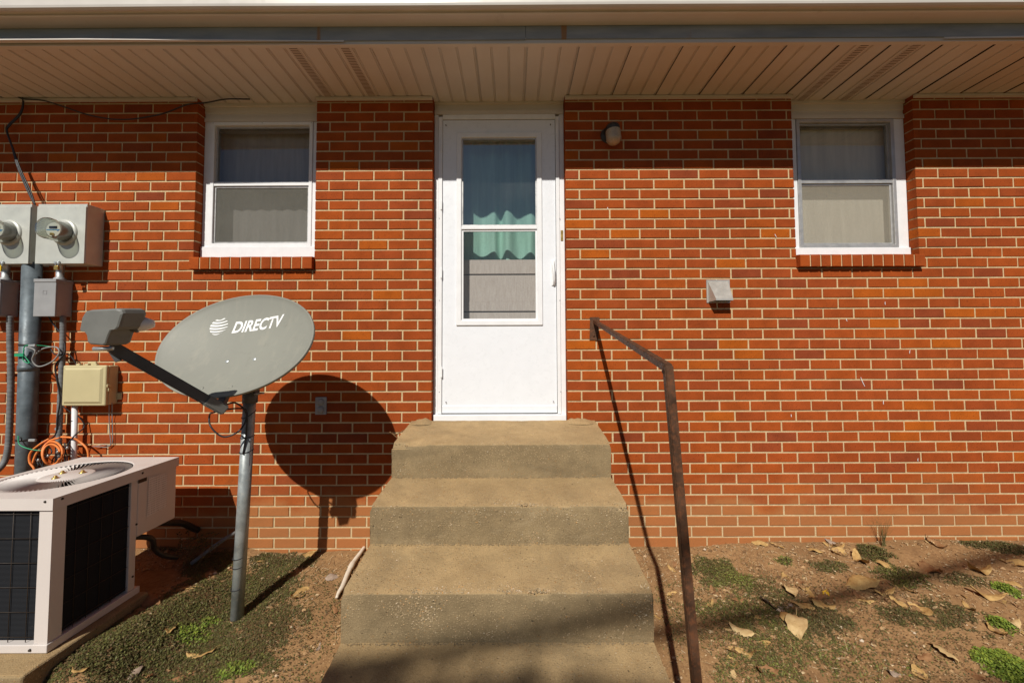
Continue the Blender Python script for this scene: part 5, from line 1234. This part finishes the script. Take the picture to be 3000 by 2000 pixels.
for lst, sc2, ox, oy in ((LEAFR, 1.96, 1800, 1400), (LEAFL, 2.24, 0, 1300)):
    for x, y, L, k in lst:
        px, py = ox+x/sc2, oy+y/sc2
        g = G(px, py); depth = (g-CAM).dot(FW); size = L/sc2*depth/F_PX*1.05
        o = bpy.data.objects.new('fallen_leaf', random.choice(LM[KIND[k]])); COL.objects.link(o)
        o.location = (g.x, g.y, gz(g.x, g.y)-0.003); o.scale = (size*1.05, size*random.uniform(0.95, 1.25), size*random.uniform(0.8, 1.3))
        o.rotation_euler = (random.uniform(-0.25, 0.35), random.uniform(-0.25, 0.25), random.uniform(0, 6.28))
        tag(o, *leaf_label(k, size, g))

# ------------------------------------------------------------------ ground cover, straw, crumbs
def in_steps(x, y): return XL[2]-0.01 < x < XR[2]+0.01 and y > Y5-0.05
def blocked(x, y): return in_steps(x, y) or (AXL-0.15 < x < AXR+0.008 and -1.045 < y < -0.24) or y > -0.004
# patches: pixel centre, radii in metres, leaves, tone range
def patch(px, py, rx, ry, n, lo, hi, hmax): return (G(px, py), rx, ry, n, lo, hi, hmax)
PATCH = [patch(620, 1790, 0.30, 0.30, 9000, 0.2, 0.62, 0.018), patch(480, 1870, 0.30, 0.24, 8000, 0.2, 0.62, 0.020), patch(330, 1930, 0.26, 0.16, 5000, 0.2, 0.6, 0.024), patch(760, 1720, 0.26, 0.20, 6500, 0.2, 0.6, 0.014), patch(830, 1650, 0.26, 0.10, 4200, 0.18, 0.55, 0.012), patch(650, 1950, 0.30, 0.14, 4500, 0.2, 0.66, 0.018), patch(780, 1850, 0.2, 0.2, 3000, 0.15, 0.5, 0.012), patch(560, 1865, 0.11, 0.08, 650, 0.72, 1.0, 0.028), patch(610, 1830, 0.07, 0.05, 330, 0.72, 1.0, 0.025), patch(690, 1970, 0.09, 0.06, 420, 0.74, 1.0, 0.025), patch(520, 1590, 0.2, 0.12, 2600, 0.2, 0.5, 0.06), patch(610, 1650, 0.16, 0.14, 2600, 0.2, 0.55, 0.02), patch(180, 1905, 0.18, 0.08, 1600, 0.2, 0.55, 0.03), patch(20, 1995, 0.1, 0.08, 900, 0.3, 0.7, 0.03),
         patch(2400, 1800, 0.9, 0.5, 5200, 0.1, 0.6, 0.010), patch(800, 1850, 0.45, 0.5, 3500, 0.1, 0.6, 0.010), patch(2150, 1850, 0.4, 0.4, 4500, 0.2, 0.7, 0.010), patch(2800, 1900, 0.5, 0.4, 1800, 0.1, 0.6, 0.01),
         patch(2090, 1680, 0.18, 0.16, 5200, 0.25, 0.7, 0.018), patch(2140, 1700, 0.16, 0.14, 3400, 0.55, 0.8, 0.018), patch(2230, 1730, 0.2, 0.14, 2600, 0.25, 0.6, 0.012), patch(2160, 1800, 0.26, 0.14, 3200, 0.3, 0.75, 0.012), patch(2390, 1820, 0.2, 0.13, 4800, 0.2, 0.45, 0.016), patch(2300, 1900, 0.34, 0.2, 4600, 0.3, 0.72, 0.010), patch(2560, 1625, 0.12, 0.10, 2600, 0.25, 0.6, 0.05), patch(2640, 1690, 0.16, 0.12, 3600, 0.3, 0.78, 0.018), patch(2420, 1660, 0.14, 0.07, 1300, 0.25, 0.6, 0.012), patch(2300, 1650, 0.07, 0.05, 700, 0.4, 0.9, 0.02), patch(2640, 1800, 0.14, 0.08, 1500, 0.2, 0.5, 0.014), patch(2800, 1810, 0.2, 0.12, 2600, 0.2, 0.5, 0.012), patch(2960, 1960, 0.13, 0.10, 3000, 0.8, 1.0, 0.035), patch(2930, 1835, 0.07, 0.06, 1100, 0.8, 1.0, 0.03), patch(2950, 1730, 0.06, 0.06, 800, 0.78, 0.98, 0.03), patch(2880, 1600, 0.2, 0.06, 1800, 0.2, 0.5, 0.02), patch(2960, 1610, 0.18, 0.06, 1400, 0.2, 0.5, 0.02), patch(2830, 1700, 0.15, 0.07, 1000, 0.2, 0.5, 0.012), patch(2230, 1960, 0.3, 0.12, 2600, 0.3, 0.75, 0.012), patch(2500, 1960, 0.24, 0.12, 900, 0.3, 0.8, 0.014), patch(2600, 1750, 0.1, 0.06, 500, 0.0, 0.1, 0.02)]
V = []; Fc = []; Tn = []
for c, rx, ry, n, lo, hi, hm in PATCH:
    lf = 0.22 if c.x < -0.5 else 0.05
    for _ in range(int(n*(2.5 if c.x < -0.5 else 1.7))):
        a_ = random.uniform(0, 2*math.pi); r_ = math.sqrt(random.random())
        x = c.x+rx*r_*math.cos(a_); y = c.y+ry*r_*math.sin(a_)
        nz = mnoise.noise(Vector((x*11, y*11, 2.2)))*0.7+mnoise.noise(Vector((x*34, y*34, 5)))*0.5
        if nz < -0.16-lf+0.62*(r_**2.2) - 0.35*(1-r_) + random.gauss(0, 0.16) or blocked(x, y): continue
        z = gz(x, y)+random.random()*hm*(1.15-r_)+0.0015
        L = random.uniform(0.0028, 0.0068)*(1.4 if lo > 0.7 else 1.0); w = L*random.uniform(0.38, 0.6)
        h_ = random.uniform(0, 6.283); ti = random.uniform(-0.7, 0.9); ca, sa = math.cos(h_), math.sin(h_); ct_, st_ = math.cos(ti), math.sin(ti); ro_ = random.uniform(-0.6, 0.6)
        b = len(V)
        for u_, s_ in ((-L, 0), (0, -w), (L, 0), (0, w)):
            zz = z+u_*st_+s_*ro_*0.6
            V.append((x+u_*ct_*ca-s_*sa, y+u_*ct_*sa+s_*ca, zz))
        Fc.append((b, b+1, b+2, b+3)); Tn.append(min(1, max(0, random.uniform(lo, hi)+0.12*nz)) if lo > 0.7 or random.random() > 0.16 else random.uniform(0, 0.2))
tag(mesh('ground_cover', V, Fc, 'weed', None, False, Tn), 'low creeping green weeds matted over the soil', 'weeds', kind='stuff')
V = []; Fc = []; Tn = []
for _ in range(7000):
    x = random.uniform(-3.2, 3.9); y = -abs(random.gauss(0.0, 0.75))-0.01
    if y < -1.9 or blocked(x, y): continue
    if mnoise.noise(Vector((x*2.5, y*2.5, 8))) < -0.12: continue
    L = random.uniform(0.012, 0.07)*random.choice((0.6, 1, 1)); h_ = random.uniform(0, 6.28); w = random.uniform(0.0005, 0.0013); cv = random.uniform(-0.5, 0.5); b = len(V)
    for i in range(4):
        t = i/3; hh_ = h_+cv*(t-0.5); px_, py_ = x+L*(t-0.5)*math.cos(hh_), y+L*(t-0.5)*math.sin(hh_); zz = gz(px_, py_)+0.003+0.006*math.sin(math.pi*t)*random.random()
        V += [(px_-w*math.sin(hh_), py_+w*math.cos(hh_), zz), (px_+w*math.sin(hh_), py_-w*math.cos(hh_), zz+0.0006)]
    for i in range(3): Fc.append((b+2*i, b+2*i+1, b+2*i+3, b+2*i+2)); Tn.append(random.random())
tag(mesh('dry_straw', V, Fc, 'straw', None, False, Tn), 'bits of dry straw scattered over the soil', 'straw', kind='stuff')
V = []; Fc = []; Tn = []
for _ in range(2600):
    x = random.uniform(-3.0, 3.9) if random.random() < 0.35 else random.uniform(0.62, 3.9); y = -abs(random.gauss(0.1, 0.75))-0.015
    if y < -1.9 or blocked(x, y): continue
    L = random.uniform(0.004, 0.017)*random.choice((0.6, 1, 1)); h_ = random.uniform(0, 6.28); b = len(V); zz = gz(x, y)+0.003
    n_v = 5
    for i in range(n_v):
        aa = h_+i*6.283/n_v+random.uniform(-0.3, 0.3); rr_ = L*random.uniform(0.5, 1.0); V.append((x+rr_*math.cos(aa), y+rr_*0.7*math.sin(aa), zz+random.uniform(-0.001, 0.007)))
    V.append((x, y, zz+random.uniform(0.001, 0.006)))
    for i in range(n_v): Fc.append((b+i, b+(i+1) % n_v, b+n_v)); Tn.append(random.uniform(0.0, 0.9))
tag(mesh('leaf_litter', V, Fc, 'straw', None, False, Tn), 'broken dry leaf fragments scattered over the soil', 'leaf litter', kind='stuff')
OCT = [(1, 0, 0), (-1, 0, 0), (0, 1, 0), (0, -1, 0), (0, 0, 1), (0, 0, -1)]
OF = [(0, 2, 4), (2, 1, 4), (1, 3, 4), (3, 0, 4), (2, 0, 5), (1, 2, 5), (3, 1, 5), (0, 3, 5)]
V = []; Fc = []; Tn = []
for _ in range(42000):
    x = random.uniform(-3.2, 3.9); y = -abs(random.gauss(0.1, 0.8))-0.005
    if y < -2.0 or blocked(x, y): continue
    if mnoise.noise(Vector((x*3.1, y*3.1, 14))) < -0.35+0.4*random.random(): continue
    s = min(0.014, 0.0018*random.paretovariate(2.3)); z = gz(x, y)+s*0.25; b = len(V); tn = random.random()
    for q in OCT: V.append((x+q[0]*s*random.uniform(0.7, 1.3), y+q[1]*s*random.uniform(0.7, 1.3), z+q[2]*s*random.uniform(0.5, 0.9)))
    for q in OF: Fc.append(tuple(b+i for i in q)); Tn.append(tn)
tag(mesh('soil_crumbs', V, Fc, 'crumb', None, False, Tn), 'loose clods and pebbles scattered over the soil', 'clods', kind='stuff')
# wiry grass tufts against the wall
def tuft(px, py, n, h, label, tone0):
    g = G(px, py); g.z = gz(g.x, g.y); V = []; Fc = []; Tn = []
    t = thing('grass_tuft', g, label, 'weed')
    for _ in range(n):
        a_ = random.uniform(0, 6.28); L = h*random.uniform(0.45, 1.0); lean = random.uniform(0.1, 0.6); w = 0.0011; b = len(V)
        for i in range(5):
            s = i/4; x = g.x+math.cos(a_)*L*lean*s**1.5+random.uniform(-0.02, 0.02)*(i == 0); y = g.y+math.sin(a_)*L*lean*s**1.5*0.5; zz = g.z+L*s*(1-0.25*lean*s)
            V += [(x-w*(1-s*0.7), y, zz), (x+w*(1-s*0.7), y, zz)]
        for i in range(4): Fc.append((b+2*i, b+2*i+1, b+2*i+3, b+2*i+2)); Tn.append(random.uniform(tone0, tone0+0.3))
        for _k in range(3):
            b = len(V); s = random.uniform(0.5, 1); x = g.x+math.cos(a_)*L*lean*s; zz = g.z+L*s*0.9; dx_ = random.uniform(-0.03, 0.03); dz_ = random.uniform(0.01, 0.03)
            V += [(x, g.y, zz), (x+0.0012, g.y, zz), (x+dx_, g.y+random.uniform(-0.01, 0.01), zz+dz_)]; Fc.append((b, b+1, b+2)); Tn.append(random.uniform(tone0, tone0+0.3))
    mesh('blades', V, Fc, 'weed', t, False, Tn)
tuft(2460, 1585, 14, 0.20, 'thin wiry grass tuft standing against the brick under the dryer vent side', 0.15)
tuft(2590, 1600, 24, 0.22, 'wide wiry grass tuft among weeds against the brick', 0.2)
tuft(2940, 1575, 8, 0.08, 'tiny dark weed sprig at the foot of the wall', 0.0)
# sprawling weed beside the air conditioner
vn = thing('sprawling_weed', G(560, 1650), 'sprawling leafy weed between the air conditioner and the dish pole', 'weed')
V = []; Fc = []; Tn = []; st = MB()
for k in range(16):
    p0_ = G(530+random.uniform(-40, 50), 1690-random.uniform(0, 60)); p1_ = G(600+random.uniform(-60, 60), 1600+random.uniform(-20, 40)); p1_.z += random.uniform(0.03, 0.16); p1_.y = min(p1_.y, -0.03); p0_.z = gz(p0_.x, p0_.y)
    mid = (p0_+p1_)/2+Vector((0, 0, random.uniform(0.02, 0.07))); pp = catmull([p0_, mid, p1_], 8)
    v, f = tubev(pp, 0.0014, 5); st.add(v, f, 0.1)
    for q in pp[2:]:
        for s in (-1, 1):
            L = random.uniform(0.006, 0.011); a_ = random.uniform(0, 6.28); b = len(V); d_ = Vector((math.cos(a_), math.sin(a_), random.uniform(-0.3, 0.6)))*L; e_ = d_.cross(Vector((0.2, 0.1, 1))).normalized()*L*0.45
            c = q+d_; V += [tuple(q), tuple(c-e_), tuple(c+d_), tuple(c+e_)]; Fc.append((b, b+1, b+2, b+3)); Tn.append(random.uniform(0.3, 0.7))
st.build('stem', 'weed', vn, tone=True); tag(mesh('foliage', V, Fc, 'weed', vn, False, Tn))
tag(tube('grey_pipe', [G(560, 1660)+Vector((0, 0, 0.02)), W(655, 1580, -0.12), W(700, 1555, -0.04), W(712, 1548, 0.004)], 0.012, 'pvcgrey', None, 10), 'grey pipe leaving the brick low beside the dish pole', 'pipe')

# ------------------------------------------------------------------ unseen tree added behind the camera to cast the limb shadows
tree = thing('shadow_tree', (4.2, -9.0, -0.2), 'unseen tree added behind the camera to cast limb shadows on steps and soil', 'tree')
K = 7.8
def up_sun(p, k=K): return Vector(p)-SUN*k
g1, g2 = G(2989, 1619), G(2208, 1803); g3 = WZ(1161, 1928, ztop[6]-0.01)
l1, l2, l3 = up_sun(g1), up_sun(g2), up_sun(g3)
dirr = (l1-l3).normalized(); root = l1+dirr*2.2
trk = Vector((root.x+0.5, root.y-0.6, 0))
tube('trunk', [Vector((trk.x+0.25, trk.y, -0.5)), Vector((trk.x+0.1, trk.y, 1.5)), Vector((trk.x-0.05, trk.y+0.1, 3.5)), root+Vector((0, -0.2, 0.1)), root+Vector((0.3, -0.6, 2.2))], [0.22-0.14*i/32 for i in range(33)], 'bark', tree, 14)
lp = [root, l1, l2, l3, l3-dirr*0.5]
n_ = 4*8+1
tube('limb', lp, [0.040-0.006*i/(n_-1) for i in range(n_)], 'bark', tree, 10)
# lower limb and its leaves, added to shade the lowest step in view
h1 = up_sun(WZ(1990, 2040, ztop[6]-0.02)); h2 = up_sun(WZ(950, 2010, ztop[6]-0.02))
tube('limb', [root-Vector((0, 0, 0.9)), h1+Vector((0.6, 0, -0.05)), h1, (h1+h2)/2, h2, h2-Vector((0.4, 0, 0))], [0.03-0.018*i/40 for i in range(41)], 'bark', tree, 10)
V = []; Fc = []
for _ in range(800):
    t = random.random()**0.8; q = h1.lerp(h2, t)+Vector((random.gauss(0, 0.05), random.gauss(0, 0.05), random.gauss(-0.05, 0.045)))
    L = random.uniform(0.02, 0.045); d_ = Vector((random.uniform(-1, 1), random.uniform(-1, 1), random.uniform(-1, 1))).normalized()*L; e_ = d_.orthogonal().normalized()*L*0.5
    b = len(V); V += [tuple(q-d_), tuple(q-e_), tuple(q+d_), tuple(q+e_)]; Fc.append((b, b+1, b+2, b+3))
mesh('crown', V, Fc, 'treeleaf', tree)
